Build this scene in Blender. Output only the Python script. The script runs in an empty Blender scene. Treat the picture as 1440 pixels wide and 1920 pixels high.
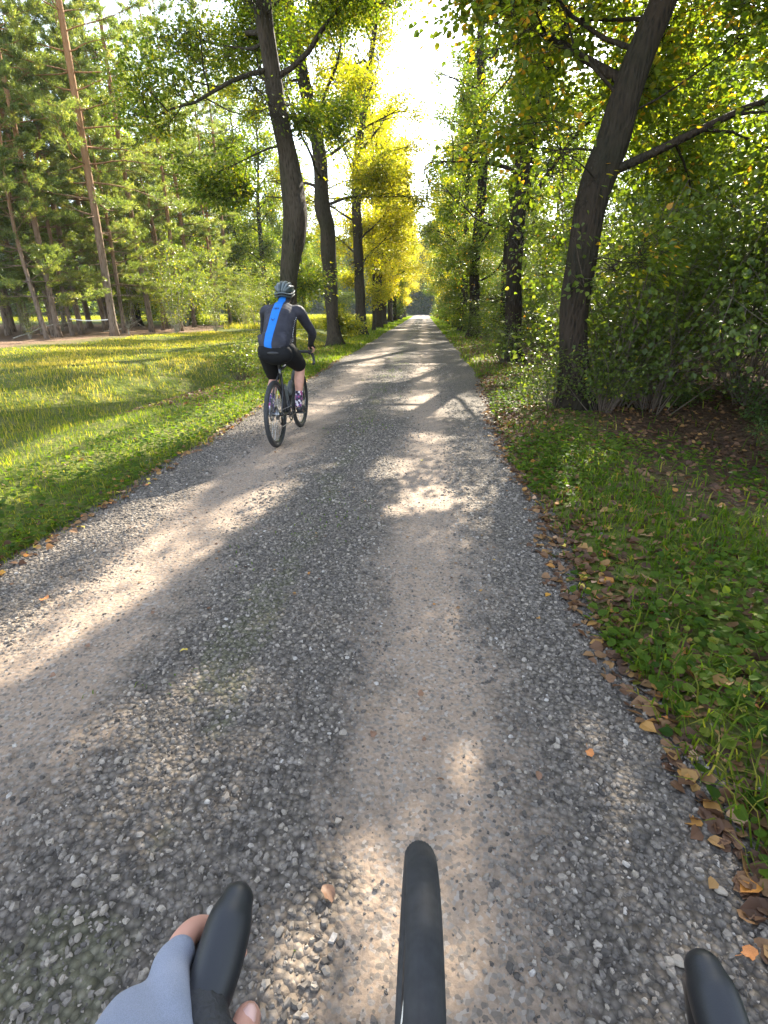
import bpy, math, random
import numpy as np
from mathutils import Vector, Matrix, Euler

scene = bpy.context.scene
C = scene.collection
R = math.radians

# ------------------------------------------------------------------ camera, sky, sun, exposure
cam_data = bpy.data.cameras.new('camera')
cam = bpy.data.objects.new('camera', cam_data)
C.objects.link(cam)
cam_data.sensor_fit = 'VERTICAL'
cam_data.sensor_height = 36.0
cam_data.lens = 973.0 / 1920.0 * 36.0
cam_data.clip_start = 0.02
cam_data.clip_end = 2000.0
cam.location = (0.0, 0.0, 1.40)
cam.rotation_euler = (R(90 - 21.3), 0.0, R(4.1))
scene.camera = cam

SUN_EL, SUN_AZ = 32.0, 18.0
S = np.array([math.sin(R(SUN_AZ)) * math.cos(R(SUN_EL)), math.cos(R(SUN_AZ)) * math.cos(R(SUN_EL)), math.sin(R(SUN_EL))])
world = bpy.data.worlds.new('World')
scene.world = world
world.use_nodes = True
wn = world.node_tree
wn.nodes.clear()
w_out = wn.nodes.new('ShaderNodeOutputWorld')
w_bg = wn.nodes.new('ShaderNodeBackground')
w_sky = wn.nodes.new('ShaderNodeTexSky')
w_sky.sky_type = 'NISHITA'
w_sky.sun_disc = False
w_sky.sun_elevation = R(SUN_EL)
w_sky.sun_rotation = R(SUN_AZ)
w_sky.air_density = 1.0
w_sky.dust_density = 0.5
w_sky.ozone_density = 1.0
w_bg.inputs['Strength'].default_value = 0.14
w_hs = wn.nodes.new('ShaderNodeHueSaturation')   # thin high haze: a paler blue
w_hs.inputs['Saturation'].default_value = 0.60
wn.links.new(w_sky.outputs[0], w_hs.inputs['Color'])
wn.links.new(w_hs.outputs[0], w_bg.inputs[0])
wn.links.new(w_bg.outputs[0], w_out.inputs[0])

sun_data = bpy.data.lights.new('sun', 'SUN')
sun_data.energy = 4.6
sun_data.angle = R(0.5)
sun_data.color = (1.0, 0.91, 0.75)
sun = bpy.data.objects.new('sun', sun_data)
C.objects.link(sun)
sun.rotation_euler = Vector((-S[0], -S[1], -S[2])).to_track_quat('-Z', 'Y').to_euler()

scene.view_settings.view_transform = 'Standard'
scene.view_settings.look = 'None'
scene.view_settings.exposure = 2.5
scene.view_settings.gamma = 1.0
scene.view_settings.use_curve_mapping = False
scene.render.engine = 'CYCLES'
scene.cycles.max_bounces = 6
scene.cycles.diffuse_bounces = 4
scene.cycles.glossy_bounces = 2
scene.cycles.transmission_bounces = 4
scene.cycles.use_denoising = True
scene.cycles.sample_clamp_indirect = 8.0

# ------------------------------------------------------------------ helpers: objects and meshes
def tag(o, label=None, cat=None, group=None, kind=None):
    if label: o['label'] = label
    if cat: o['category'] = cat
    if group: o['group'] = group
    if kind: o['kind'] = kind
    return o

def empty(name, loc=(0, 0, 0), rz=0.0):
    o = bpy.data.objects.new(name, None)
    C.objects.link(o)
    o.location = loc
    o.rotation_euler = (0, 0, rz)
    o.empty_display_size = 0.2
    return o

def link_mesh(name, me, parent=None, kind=None):
    o = bpy.data.objects.new(name, me)
    C.objects.link(o)
    if parent is not None: o.parent = parent
    if kind: o['kind'] = kind
    return o

def copy_tree(o, parent=None):
    c = o.copy()
    C.objects.link(c)
    if parent is not None:
        c.parent = parent
    for ch in list(o.children):
        copy_tree(ch, c)
    return c

class Geo:
    """Collects vertices, triangles and quads, and links them as one mesh object."""
    def __init__(self):
        self.v, self.f3, self.f4, self.m3, self.m4, self.t, self.n = [], [], [], [], [], [], 0
    def add(self, v, f3=None, f4=None, tint=None, mat=0):
        v = np.asarray(v, dtype=np.float32).reshape(-1, 3)
        if f3 is not None and len(f3):
            f3 = np.asarray(f3, dtype=np.int32).reshape(-1, 3)
            self.f3.append(f3 + self.n); self.m3.append(np.full(len(f3), mat, np.int32))
        if f4 is not None and len(f4):
            f4 = np.asarray(f4, dtype=np.int32).reshape(-1, 4)
            self.f4.append(f4 + self.n); self.m4.append(np.full(len(f4), mat, np.int32))
        self.t.append(np.zeros(len(v), np.float32) if tint is None else np.broadcast_to(np.asarray(tint, np.float32), (len(v),)))
        self.v.append(v); self.n += len(v)
        return self
    def mesh(self, name, mats, smooth=False):
        V = np.concatenate(self.v) if self.v else np.zeros((0, 3), np.float32)
        f3 = np.concatenate(self.f3) if self.f3 else np.zeros((0, 3), np.int32)
        f4 = np.concatenate(self.f4) if self.f4 else np.zeros((0, 4), np.int32)
        m = np.concatenate(self.m3 + self.m4) if (self.m3 or self.m4) else np.zeros(0, np.int32)
        me = bpy.data.meshes.new(name)
        me.vertices.add(len(V)); me.vertices.foreach_set('co', V.ravel())
        loops = np.concatenate([f3.ravel(), f4.ravel()])
        me.loops.add(len(loops)); me.loops.foreach_set('vertex_index', loops)
        np_ = len(f3) + len(f4)
        me.polygons.add(np_)
        starts = np.concatenate([np.arange(len(f3)) * 3, len(f3) * 3 + np.arange(len(f4)) * 4]).astype(np.int32)
        me.polygons.foreach_set('loop_start', starts)
        me.polygons.foreach_set('material_index', m)
        me.polygons.foreach_set('use_smooth', np.full(np_, bool(smooth)))
        a = me.attributes.new('tint', 'FLOAT', 'POINT')
        a.data.foreach_set('value', np.concatenate(self.t).astype(np.float32) if self.t else np.zeros(0, np.float32))
        me.update(calc_edges=True)
        for mm in (mats if isinstance(mats, (list, tuple)) else [mats]): me.materials.append(mm)
        return me
    def build(self, name, mats, parent=None, smooth=False, kind=None):
        return link_mesh(name, self.mesh(name, mats, smooth), parent, kind)

def unit(a):
    a = np.asarray(a, float)
    return a / np.maximum(np.linalg.norm(a, axis=-1, keepdims=True), 1e-9)

def smooth_path(pts, n):
    """Catmull-Rom through the points, n samples; extra columns (radii) are carried along."""
    P = np.asarray(pts, float)
    P = np.vstack([2 * P[0] - P[1], P, 2 * P[-1] - P[-2]])
    seg = len(P) - 3
    out = []
    for u in np.linspace(0, seg, n):
        i = min(int(u), seg - 1); t = u - i
        p0, p1, p2, p3 = P[i:i + 4]
        out.append(0.5 * (2 * p1 + (p2 - p0) * t + (2 * p0 - 5 * p1 + 4 * p2 - p3) * t * t + (3 * p1 - p0 - 3 * p2 + p3) * t ** 3))
    return np.array(out)

def frames(P):
    T = np.gradient(P, axis=0); T = unit(T)
    a = np.array([0, 0, 1.0]) if abs(T[0][2]) < 0.9 else np.array([1.0, 0, 0])
    u = unit(np.cross(a, T[0])); U = []
    for t in T:
        u = unit(u - t * np.dot(u, t)); U.append(u)
    U = np.array(U)
    return T, U, np.cross(T, U)

def tube(G, P, r, sides=8, cap=True, tint=None, mat=0, r2=None, U=None, wob=None):
    """Tube along P with radii r (x radius along U, r2 along the other axis)."""
    P = np.asarray(P, float); n = len(P)
    r = np.broadcast_to(np.asarray(r, float), (n,)); r2 = r if r2 is None else np.broadcast_to(np.asarray(r2, float), (n,))
    T, Uf, Wf = frames(P)
    if U is not None:
        Uf = unit(np.asarray(U, float) - T * (T @ np.asarray(U, float))[:, None]); Wf = np.cross(T, Uf)
    a = np.linspace(0, 2 * np.pi, sides, endpoint=False)
    k = np.ones((n, sides)) if wob is None else wob
    V = P[:, None, :] + Uf[:, None, :] * (np.cos(a)[None, :, None] * r[:, None, None] * k[..., None]) + Wf[:, None, :] * (np.sin(a)[None, :, None] * r2[:, None, None] * k[..., None])
    V = V.reshape(-1, 3)
    i = np.arange(n - 1)[:, None] * sides; j = np.arange(sides)[None, :]; jn = (j + 1) % sides
    Q = np.stack([i + j, i + jn, i + sides + jn, i + sides + j], -1).reshape(-1, 4)
    f3 = None
    if cap:
        V = np.vstack([V, P[0], P[-1]])
        b, e = n * sides, n * sides + 1
        jj = np.arange(sides); jn = (jj + 1) % sides
        f3 = np.vstack([np.stack([np.full(sides, b), jn, jj], 1), np.stack([np.full(sides, e), (n - 1) * sides + jj, (n - 1) * sides + jn], 1)])
    G.add(V, f3, Q, tint, mat)
    return G

def capsule(G, pts, sides=14, n=None, U=None, mat=0):
    """Rounded-end limb: pts rows are x, y, z, r or x, y, z, rx, ry."""
    A = np.asarray(pts, float)
    if A.shape[1] == 4: A = np.hstack([A, A[:, 3:4]])
    n = n or max(8, 5 * len(A))
    S_ = smooth_path(A, n)
    P, r, q = S_[:, :3], S_[:, 3], S_[:, 4]
    d0, d1 = unit(P[0] - P[1]), unit(P[-1] - P[-2])
    pre = [(P[0] + d0 * min(r[0], q[0]) * math.sin(a), math.cos(a)) for a in (1.45, 1.1, 0.75, 0.4)]
    post = [(P[-1] + d1 * min(r[-1], q[-1]) * math.sin(a), math.cos(a)) for a in (0.4, 0.75, 1.1, 1.45)]
    PP = np.vstack([[p for p, _ in pre], P, [p for p, _ in post]])
    rr = np.concatenate([[r[0] * c for _, c in pre], r, [r[-1] * c for _, c in post]])
    qq = np.concatenate([[q[0] * c for _, c in pre], q, [q[-1] * c for _, c in post]])
    return tube(G, PP, rr, sides, True, r2=qq, U=U, mat=mat)

def sphere(G, c, r, seg=16, rings=10, mat=0, rot=None):
    r = np.broadcast_to(np.asarray(r, float), (3,))
    th = np.linspace(0, np.pi, rings + 1)[1:-1]; ph = np.linspace(0, 2 * np.pi, seg, endpoint=False)
    V = np.stack([np.sin(th)[:, None] * np.cos(ph), np.sin(th)[:, None] * np.sin(ph), np.repeat(np.cos(th)[:, None], seg, 1)], -1).reshape(-1, 3)
    V = np.vstack([V, [0, 0, 1], [0, 0, -1]]) * r
    if rot is not None: V = V @ np.asarray(rot.to_matrix()).T
    m = rings - 1
    i = np.arange(m - 1)[:, None] * seg; j = np.arange(seg)[None]; jn = (j + 1) % seg
    Q = np.stack([i + j, i + seg + j, i + seg + jn, i + jn], -1).reshape(-1, 4)
    jj = np.arange(seg); jn = (jj + 1) % seg
    f3 = np.vstack([np.stack([np.full(seg, m * seg), jj, jn], 1), np.stack([np.full(seg, m * seg + 1), (m - 1) * seg + jn, (m - 1) * seg + jj], 1)])
    return G.add(V + np.asarray(c, float), f3, Q, mat=mat)

def box(G, c, s, rot=None, mat=0):
    V = np.array([(x, y, z) for x in (-.5, .5) for y in (-.5, .5) for z in (-.5, .5)]) * np.asarray(s, float)
    if rot is not None: V = V @ np.asarray(Euler(rot).to_matrix()).T
    Q = [(0, 1, 3, 2), (4, 6, 7, 5), (0, 4, 5, 1), (2, 3, 7, 6), (0, 2, 6, 4), (1, 5, 7, 3)]
    return G.add(V + np.asarray(c, float), None, Q, mat=mat)

def lathe_x(G, c, prof, seg=64, mat=0, closed=False):
    """Revolve the profile (x offset, radius) about the x axis through c."""
    P = np.asarray(prof, float); n = len(P)
    a = np.linspace(0, 2 * np.pi, seg, endpoint=False)
    V = np.stack([np.repeat(P[:, 0][:, None], seg, 1), P[:, 1][:, None] * np.cos(a), P[:, 1][:, None] * np.sin(a)], -1).reshape(-1, 3)
    m = n if closed else n - 1
    i = np.arange(m)[:, None]; j = np.arange(seg)[None]; jn = (j + 1) % seg; i2 = (i + 1) % n
    Q = np.stack([i * seg + j, i * seg + jn, i2 * seg + jn, i2 * seg + j], -1).reshape(-1, 4)
    return G.add(V + np.asarray(c, float), None, Q, mat=mat)

def sticks(G, P0, P1, r0, r1, sides=3, tint=None, mat=0):
    """Many thin tapered prisms at once."""
    P0, P1 = np.asarray(P0, float), np.asarray(P1, float); n = len(P0)
    if n == 0: return G
    r0 = np.broadcast_to(np.asarray(r0, float), (n,)); r1 = np.broadcast_to(np.asarray(r1, float), (n,))
    T = unit(P1 - P0)
    A = np.where(np.abs(T[:, 2:3]) < 0.9, np.array([[0, 0, 1.0]]), np.array([[1.0, 0, 0]]))
    U = unit(np.cross(A, T)); W = np.cross(T, U)
    a = np.linspace(0, 2 * np.pi, sides, endpoint=False)
    ring = np.cos(a)[None, :, None] * U[:, None] + np.sin(a)[None, :, None] * W[:, None]
    V = np.concatenate([P0[:, None] + ring * r0[:, None, None], P1[:, None] + ring * r1[:, None, None]], 1).reshape(-1, 3)
    b = np.arange(n)[:, None] * 2 * sides; j = np.arange(sides)[None]; jn = (j + 1) % sides
    Q = np.stack([b + j, b + jn, b + sides + jn, b + sides + j], -1).reshape(-1, 4)
    return G.add(V, None, Q, None if tint is None else np.repeat(np.broadcast_to(tint, (n,)), 2 * sides), mat)

def leaves(G, P, axis, nrm, size, tint, hi=False, mat=0, aspect=0.85):
    """Leaf blades folded along the midrib; hi gives a broad six-point outline."""
    n = len(P)
    if n == 0: return G
    P = np.asarray(P, float); axis = unit(axis)
    side = unit(np.cross(axis, nrm)); up = np.cross(side, axis)
    s = np.broadcast_to(np.asarray(size, float), (n,))[:, None]
    tint = np.broadcast_to(np.asarray(tint, np.float32), (n,))
    if hi:
        shp = [(0, 0, 0), (.42, .12, .07), (.5, .5, .1), (0, 1, -.08), (-.5, .5, .1), (-.42, .12, .07)]
        V = np.stack([P + side * s * a * aspect + axis * s * b + up * s * c for a, b, c in shp], 1).reshape(-1, 3)
        b = np.arange(n)[:, None] * 6
        Q = np.concatenate([b + np.array([[0, 1, 2, 3]]), b + np.array([[0, 3, 4, 5]])])
        return G.add(V, None, Q, np.repeat(tint, 6), mat)
    shp = [(0, 0, 0), (.5, .42, .1), (0, 1, -.06), (-.5, .42, .1)]
    V = np.stack([P + side * s * a * aspect + axis * s * b + up * s * c for a, b, c in shp], 1).reshape(-1, 3)
    b = np.arange(n)[:, None] * 4
    F = np.concatenate([b + np.array([[0, 1, 2]]), b + np.array([[0, 2, 3]])])
    return G.add(V, F, None, np.repeat(tint, 4), mat)

def fuse(name, G, voxel, mats, parent=None, smooth_it=6, kind=None):
    """Join overlapping closed shapes into one continuous skin (voxel remesh, then smoothing)."""
    me = G.mesh(name + '_raw', [])
    o = bpy.data.objects.new(name + '_raw', me); C.objects.link(o)
    m = o.modifiers.new('remesh', 'REMESH'); m.mode = 'VOXEL'; m.voxel_size = voxel
    s_ = o.modifiers.new('smooth', 'SMOOTH'); s_.iterations = smooth_it; s_.factor = 0.5
    dg = bpy.context.evaluated_depsgraph_get()
    res = bpy.data.meshes.new_from_object(o.evaluated_get(dg))
    bpy.data.objects.remove(o); bpy.data.meshes.remove(me)
    res.name = name
    res.polygons.foreach_set('use_smooth', np.ones(len(res.polygons), bool))
    res.materials.clear()
    for mm in (mats if isinstance(mats, (list, tuple)) else [mats]): res.materials.append(mm)
    return link_mesh(name, res, parent, kind)

_k = np.random.default_rng(3)
_KD = [(_k.uniform(0, 2 * np.pi), _k.uniform(0, 2 * np.pi)) for _ in range(24)]
def wav(x, y, f, seed=0, octs=3):
    """Smooth pseudo-random field, about -1..1."""
    out = 0.0; amp = 1.0; tot = 0.0
    for o_ in range(octs):
        for k in range(4):
            a, p = _KD[(seed * 5 + o_ * 4 + k) % 24]
            out = out + amp * np.sin((x * math.cos(a + seed) + y * math.sin(a + seed)) * f * (0.8 + 0.17 * k) + p * (seed + 1))
        tot += amp * 2.2; amp *= 0.5; f *= 2.1
    return out / tot

def sst(x, a, b):
    t = np.clip((x - a) / (b - a), 0, 1)
    return t * t * (3 - 2 * t)

EDGE_L, EDGE_R = -2.42, 0.90
def road_z(x, y):
    c = (x + 0.76) / 1.66
    z = 0.035 * (1 - c * c)
    z = z - 0.016 * np.exp(-((x - 0.05) / 0.3) ** 2) - 0.016 * np.exp(-((x + 1.45) / 0.33) ** 2)
    z = z - 0.10 * sst(np.abs(c), 1.05, 1.6)
    return z + 0.008 * wav(x, y, 2.3, 1)

def ground_z(x, y):
    x = np.asarray(x, float); y = np.asarray(y, float)
    wob = 0.10 * wav(x * 0 + y, y * 0 + 1.7, 1.1, 2)
    wob2 = 0.08 * wav(x * 0 + y, y * 0 + 4.7, 1.3, 4)
    d = EDGE_L + wob - x
    e = x - (EDGE_R + wob2 + 0.3 * sst(y, 6, 12))
    zl = -0.07 + 0.10 * sst(d, -0.25, 0.35) + 0.05 * sst(d, 0.3, 1.0) - 0.42 * np.exp(-((d - 2.4 - 0.4 * wav(y, x * 0, 0.35, 5)) / 0.75) ** 2) * (0.65 + 0.35 * wav(y, y * 0, 0.5, 6)) \
        + 0.16 * sst(d, 3.0, 4.4) * (0.7 + 0.5 * wav(x, y, 0.6, 7)) + 0.05 * wav(x, y, 1.2, 3) * sst(d, 1, 2)
    zr = -0.07 + 0.10 * sst(e, -0.25, 0.3) + 0.03 * sst(e, 0.3, 0.9) - 0.38 * np.exp(-((e - 2.9) / 1.0) ** 2) * (1 - 0.7 * sst(y, 6, 9)) \
        + 0.10 * sst(e, 4.0, 6.0) + 0.05 * wav(x, y, 1.2, 3) * sst(e, 0.8, 2)
    z = np.where(x < -0.76, zl, zr) + 0.014 * wav(x, y, 9.0, 5) * np.exp(-(np.minimum(np.abs(d), np.abs(e)) / .3) ** 2)
    far = sst(np.hypot(x, y), 60, 120)
    return z * (1 - far) + far * (-0.03)
def gz(x, y): return float(ground_z(np.array(x), np.array(y)))

# ------------------------------------------------------------------ materials
def new_mat(name):
    m = bpy.data.materials.new(name)
    m.use_nodes = True
    nt = m.node_tree
    nt.nodes.clear()
    out = nt.nodes.new('ShaderNodeOutputMaterial')
    return m, nt, out

def nd(nt, typ, **kw):
    n = nt.nodes.new(typ)
    for k, v in kw.items():
        if k in n.inputs.keys():
            if isinstance(v, bpy.types.NodeSocket): nt.links.new(v, n.inputs[k])
            else: n.inputs[k].default_value = v
        else: setattr(n, k, v)
    return n

def math_(nt, op, a, b=None, clamp=False):
    n = nt.nodes.new('ShaderNodeMath'); n.operation = op; n.use_clamp = clamp
    for i, v in enumerate((a, b)):
        if v is None: continue
        if isinstance(v, bpy.types.NodeSocket): nt.links.new(v, n.inputs[i])
        else: n.inputs[i].default_value = v
    return n.outputs[0]

def ramp(nt, fac, stops, interp='LINEAR'):
    n = nt.nodes.new('ShaderNodeValToRGB'); n.color_ramp.interpolation = interp
    el = n.color_ramp.elements
    while len(el) < len(stops): el.new(0.5)
    for e, (p, c) in zip(el, stops):
        e.position = p; e.color = (*c, 1.0) if len(c) == 3 else c
    nt.links.new(fac, n.inputs[0])
    return n.outputs[0]

def mix(nt, fac, a, b, blend='MIX'):
    n = nt.nodes.new('ShaderNodeMix'); n.data_type = 'RGBA'; n.blend_type = blend
    for key, v in ((0, fac), (6, a), (7, b)):
        if isinstance(v, bpy.types.NodeSocket): nt.links.new(v, n.inputs[key])
        else: n.inputs[key].default_value = v if key == 0 or len(v) == 4 else (*v, 1.0)
    return n.outputs[2]

def plain(name, col, rough=0.5, metal=0.0, spec=0.5, noise=0.0, nscale=30.0, bump=0.0, coat=0.0):
    m, nt, out = new_mat(name)
    b = nd(nt, 'ShaderNodeBsdfPrincipled', Roughness=rough, Metallic=metal)
    b.inputs['Specular IOR Level'].default_value = spec
    b.inputs['Base Color'].default_value = (*col, 1)
    if coat: b.inputs['Coat Weight'].default_value = coat
    if noise or bump:
        tc = nd(nt, 'ShaderNodeTexCoord')
        nz = nd(nt, 'ShaderNodeTexNoise', Vector=tc.outputs['Object'], Scale=nscale, Detail=4.0)
        if noise:
            lo = tuple(c * (1 - noise) for c in col); hi = tuple(min(1, c * (1 + noise)) for c in col)
            nt.links.new(ramp(nt, nz.outputs[0], [(0.3, lo), (0.7, hi)]), b.inputs['Base Color'])
        if bump:
            bp = nd(nt, 'ShaderNodeBump', Height=nz.outputs[0], Strength=bump, Distance=0.01)
            nt.links.new(bp.outputs[0], b.inputs['Normal'])
    nt.links.new(b.outputs[0], out.inputs[0])
    return m

def leaf_mat(name, stops, trans=0.5, gain=(2.7, 2.6, 0.7), rough=0.36, spec=0.35):
    """Thin leaf: the colour runs over the tint attribute; light comes through the blade."""
    m, nt, out = new_mat(name)
    at = nd(nt, 'ShaderNodeAttribute', attribute_name='tint')
    col = ramp(nt, at.outputs['Fac'], stops)
    p = nd(nt, 'ShaderNodeBsdfPrincipled', Roughness=rough)
    p.inputs['Specular IOR Level'].default_value = spec
    nt.links.new(col, p.inputs['Base Color'])
    tcol = mix(nt, 1.0, col, (*gain, 1), 'MULTIPLY')
    tr = nd(nt, 'ShaderNodeBsdfTranslucent'); nt.links.new(tcol, tr.inputs[0])
    mx = nd(nt, 'ShaderNodeMixShader'); mx.inputs[0].default_value = trans
    nt.links.new(p.outputs[0], mx.inputs[1]); nt.links.new(tr.outputs[0], mx.inputs[2])
    nt.links.new(mx.outputs[0], out.inputs[0])
    return m

def bark_mat(name, dark, light, moss=None, scale=5.0, orange=None, bump=1.0):
    m, nt, out = new_mat(name)
    tc = nd(nt, 'ShaderNodeTexCoord')
    mp = nd(nt, 'ShaderNodeMapping', Vector=tc.outputs['Object']); mp.inputs['Scale'].default_value = (1, 1, 0.24)
    nz = nd(nt, 'ShaderNodeTexNoise', Vector=mp.outputs[0], Scale=scale * 2.0, Detail=6.0, Roughness=0.6)
    vo = nd(nt, 'ShaderNodeTexVoronoi', Vector=mp.outputs[0], Scale=scale * 3.2)
    h = math_(nt, 'ADD', math_(nt, 'MULTIPLY', vo.outputs['Distance'], 0.8), nz.outputs[0])
    col = ramp(nt, h, [(0.45, dark), (0.95, light)])
    big = nd(nt, 'ShaderNodeTexNoise', Vector=tc.outputs['Object'], Scale=1.1, Detail=3.0)
    if moss: col = mix(nt, math_(nt, 'MULTIPLY', ramp(nt, big.outputs[0], [(0.45, (0, 0, 0)), (0.65, (1, 1, 1))]), 0.6), col, moss)
    if orange:
        sx = nd(nt, 'ShaderNodeSeparateXYZ', Vector=tc.outputs['Object'])
        zz = math_(nt, 'ADD', sx.outputs[2], math_(nt, 'MULTIPLY', big.outputs[0], 4.0))
        f = ramp(nt, math_(nt, 'DIVIDE', zz, 20.0), [(0.22, (0, 0, 0)), (0.5, (1, 1, 1))])
        col = mix(nt, f, col, mix(nt, nz.outputs[0], tuple(c * 0.6 for c in orange), orange))
    b = nd(nt, 'ShaderNodeBsdfPrincipled', Roughness=0.9); b.inputs['Specular IOR Level'].default_value = 0.2
    nt.links.new(col, b.inputs['Base Color'])
    bp = nd(nt, 'ShaderNodeBump', Height=h, Strength=bump, Distance=0.03)
    nt.links.new(bp.outputs[0], b.inputs['Normal'])
    nt.links.new(b.outputs[0], out.inputs[0])
    return m

M = {}
M['leaf_right'] = leaf_mat('lime_leaf_green', [(0, (.038, .070, .012)), (.55, (.085, .125, .016)), (.82, (.14, .165, .016)), (.93, (.30, .25, .02)), (1, (.38, .20, .03))], trans=.5)
M['leaf_left'] = leaf_mat('lime_leaf_turning', [(0, (.035, .065, .010)), (.5, (.09, .13, .014)), (.8, (.20, .21, .016)), (1, (.38, .30, .02))], trans=.55)
M['leaf_yellow'] = leaf_mat('lime_leaf_yellow', [(0, (.09, .12, .012)), (.5, (.27, .25, .014)), (1, (.48, .36, .018))], trans=.58)
M['leaf_wood'] = leaf_mat('woodland_leaf', [(0, (.036, .062, .014)), (.6, (.075, .108, .018)), (.88, (.13, .155, .025)), (1, (.26, .20, .03))], trans=.5)
M['leaf_bush'] = leaf_mat('bush_leaf', [(0, (.04, .065, .016)), (.6, (.085, .12, .024)), (.9, (.15, .175, .035)), (1, (.32, .27, .04))], trans=.5)
M['leaf_ivy'] = leaf_mat('bramble_leaf', [(0, (.025, .048, .012)), (.7, (.055, .095, .018)), (1, (.11, .14, .03))], trans=.4, rough=.45)
M['needle'] = leaf_mat('pine_needle', [(0, (.045, .080, .030)), (.5, (.115, .160, .050)), (.85, (.22, .245, .075)), (1, (.28, .22, .08))], trans=.5, gain=(2.3, 2.1, .8))
M['grass'] = leaf_mat('grass_blade', [(0, (.028, .062, .008)), (.40, (.070, .120, .012)), (.65, (.14, .165, .022)), (.85, (.25, .21, .05)), (1, (.36, .28, .12))], trans=.5, gain=(2.3, 2.3, .6), rough=.6, spec=.15)
M['litter'] = leaf_mat('fallen_leaf', [(0, (.05, .026, .016)), (.35, (.12, .058, .030)), (.6, (.22, .12, .055)), (.8, (.36, .20, .06)), (.92, (.42, .17, .03)), (1, (.50, .36, .04))], trans=.2, gain=(1.3, 1.1, .7), rough=.6)
M['bark'] = bark_mat('lime_bark', (.009, .007, .005), (.050, .038, .026), (.024, .026, .011), 8.0)
M['bark_dark'] = bark_mat('dark_bark', (.012, .009, .007), (.054, .041, .029), (.026, .029, .013), 9.0)
M['bark_shaded'] = bark_mat('shaded_lime_bark', (.006, .0045, .0035), (.030, .021, .014), (.014, .015, .007), 9.0)  # lime bark of the right row, shade on the trunks put into the colour
M['bark_pine'] = bark_mat('pine_bark', (.045, .030, .022), (.20, .15, .115), None, 5.0, (.36, .19, .09))
M['stem'] = plain('shrub_stem', (.085, .062, .045), .8, noise=.4, nscale=20)
M['stem_pale'] = plain('pale_stem', (.30, .27, .22), .8, noise=.3, nscale=12)

def ground_material():
    m, nt, out = new_mat('forest_ground')
    tc = nd(nt, 'ShaderNodeTexCoord'); ob = tc.outputs['Object']
    sx = nd(nt, 'ShaderNodeSeparateXYZ', Vector=ob)
    n1 = nd(nt, 'ShaderNodeTexNoise', Vector=ob, Scale=0.55, Detail=5.0, Roughness=.6)
    n2 = nd(nt, 'ShaderNodeTexNoise', Vector=ob, Scale=14.0, Detail=6.0, Roughness=.7)
    n3 = nd(nt, 'ShaderNodeTexNoise', Vector=ob, Scale=3.0, Detail=4.0)
    vo = nd(nt, 'ShaderNodeTexVoronoi', Vector=ob, Scale=22.0)
    litter = ramp(nt, vo.outputs['Color'], [(.1, (.03, .018, .012)), (.5, (.085, .05, .03)), (.9, (.17, .10, .055))])
    litter = mix(nt, .5, litter, ramp(nt, n2.outputs[0], [(.3, (.03, .02, .013)), (.7, (.12, .075, .045))]))
    pine = ramp(nt, n2.outputs[0], [(.3, (.13, .08, .052)), (.7, (.30, .20, .135))])
    grass = ramp(nt, n2.outputs[0], [(.28, (.045, .066, .010)), (.5, (.09, .115, .018)), (.75, (.15, .16, .035))])
    dry = ramp(nt, n2.outputs[0], [(.3, (.09, .09, .03)), (.7, (.21, .19, .075))])
    grass = mix(nt, ramp(nt, n3.outputs[0], [(.45, (0, 0, 0)), (.65, (.75, .75, .75))]), grass, dry)
    xn = math_(nt, 'ADD', sx.outputs[0], math_(nt, 'MULTIPLY', math_(nt, 'SUBTRACT', n1.outputs[0], .5), 6.0))
    fr = ramp(nt, math_(nt, 'DIVIDE', math_(nt, 'ADD', xn, 0.0), 10.0), [(.12, (0, 0, 0)), (.30, (1, 1, 1))])
    col = mix(nt, fr, grass, litter)
    near = ramp(nt, math_(nt, 'DIVIDE', sx.outputs[1], 100.0), [(.42, (1, 1, 1)), (.50, (0, 0, 0))])
    fl = ramp(nt, math_(nt, 'DIVIDE', math_(nt, 'MULTIPLY', xn, -1.0), 40.0), [(.335, (0, 0, 0)), (.365, (1, 1, 1))])
    col = mix(nt, math_(nt, 'MULTIPLY', fl, near), col, pine)
    b = nd(nt, 'ShaderNodeBsdfPrincipled', Roughness=.95); b.inputs['Specular IOR Level'].default_value = .1
    nt.links.new(col, b.inputs['Base Color'])
    bp = nd(nt, 'ShaderNodeBump', Height=math_(nt, 'ADD', n2.outputs[0], vo.outputs['Distance']), Strength=.9, Distance=.04)
    nt.links.new(bp.outputs[0], b.inputs['Normal'])
    nt.links.new(b.outputs[0], out.inputs[0])
    return m
M['ground'] = ground_material()

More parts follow.
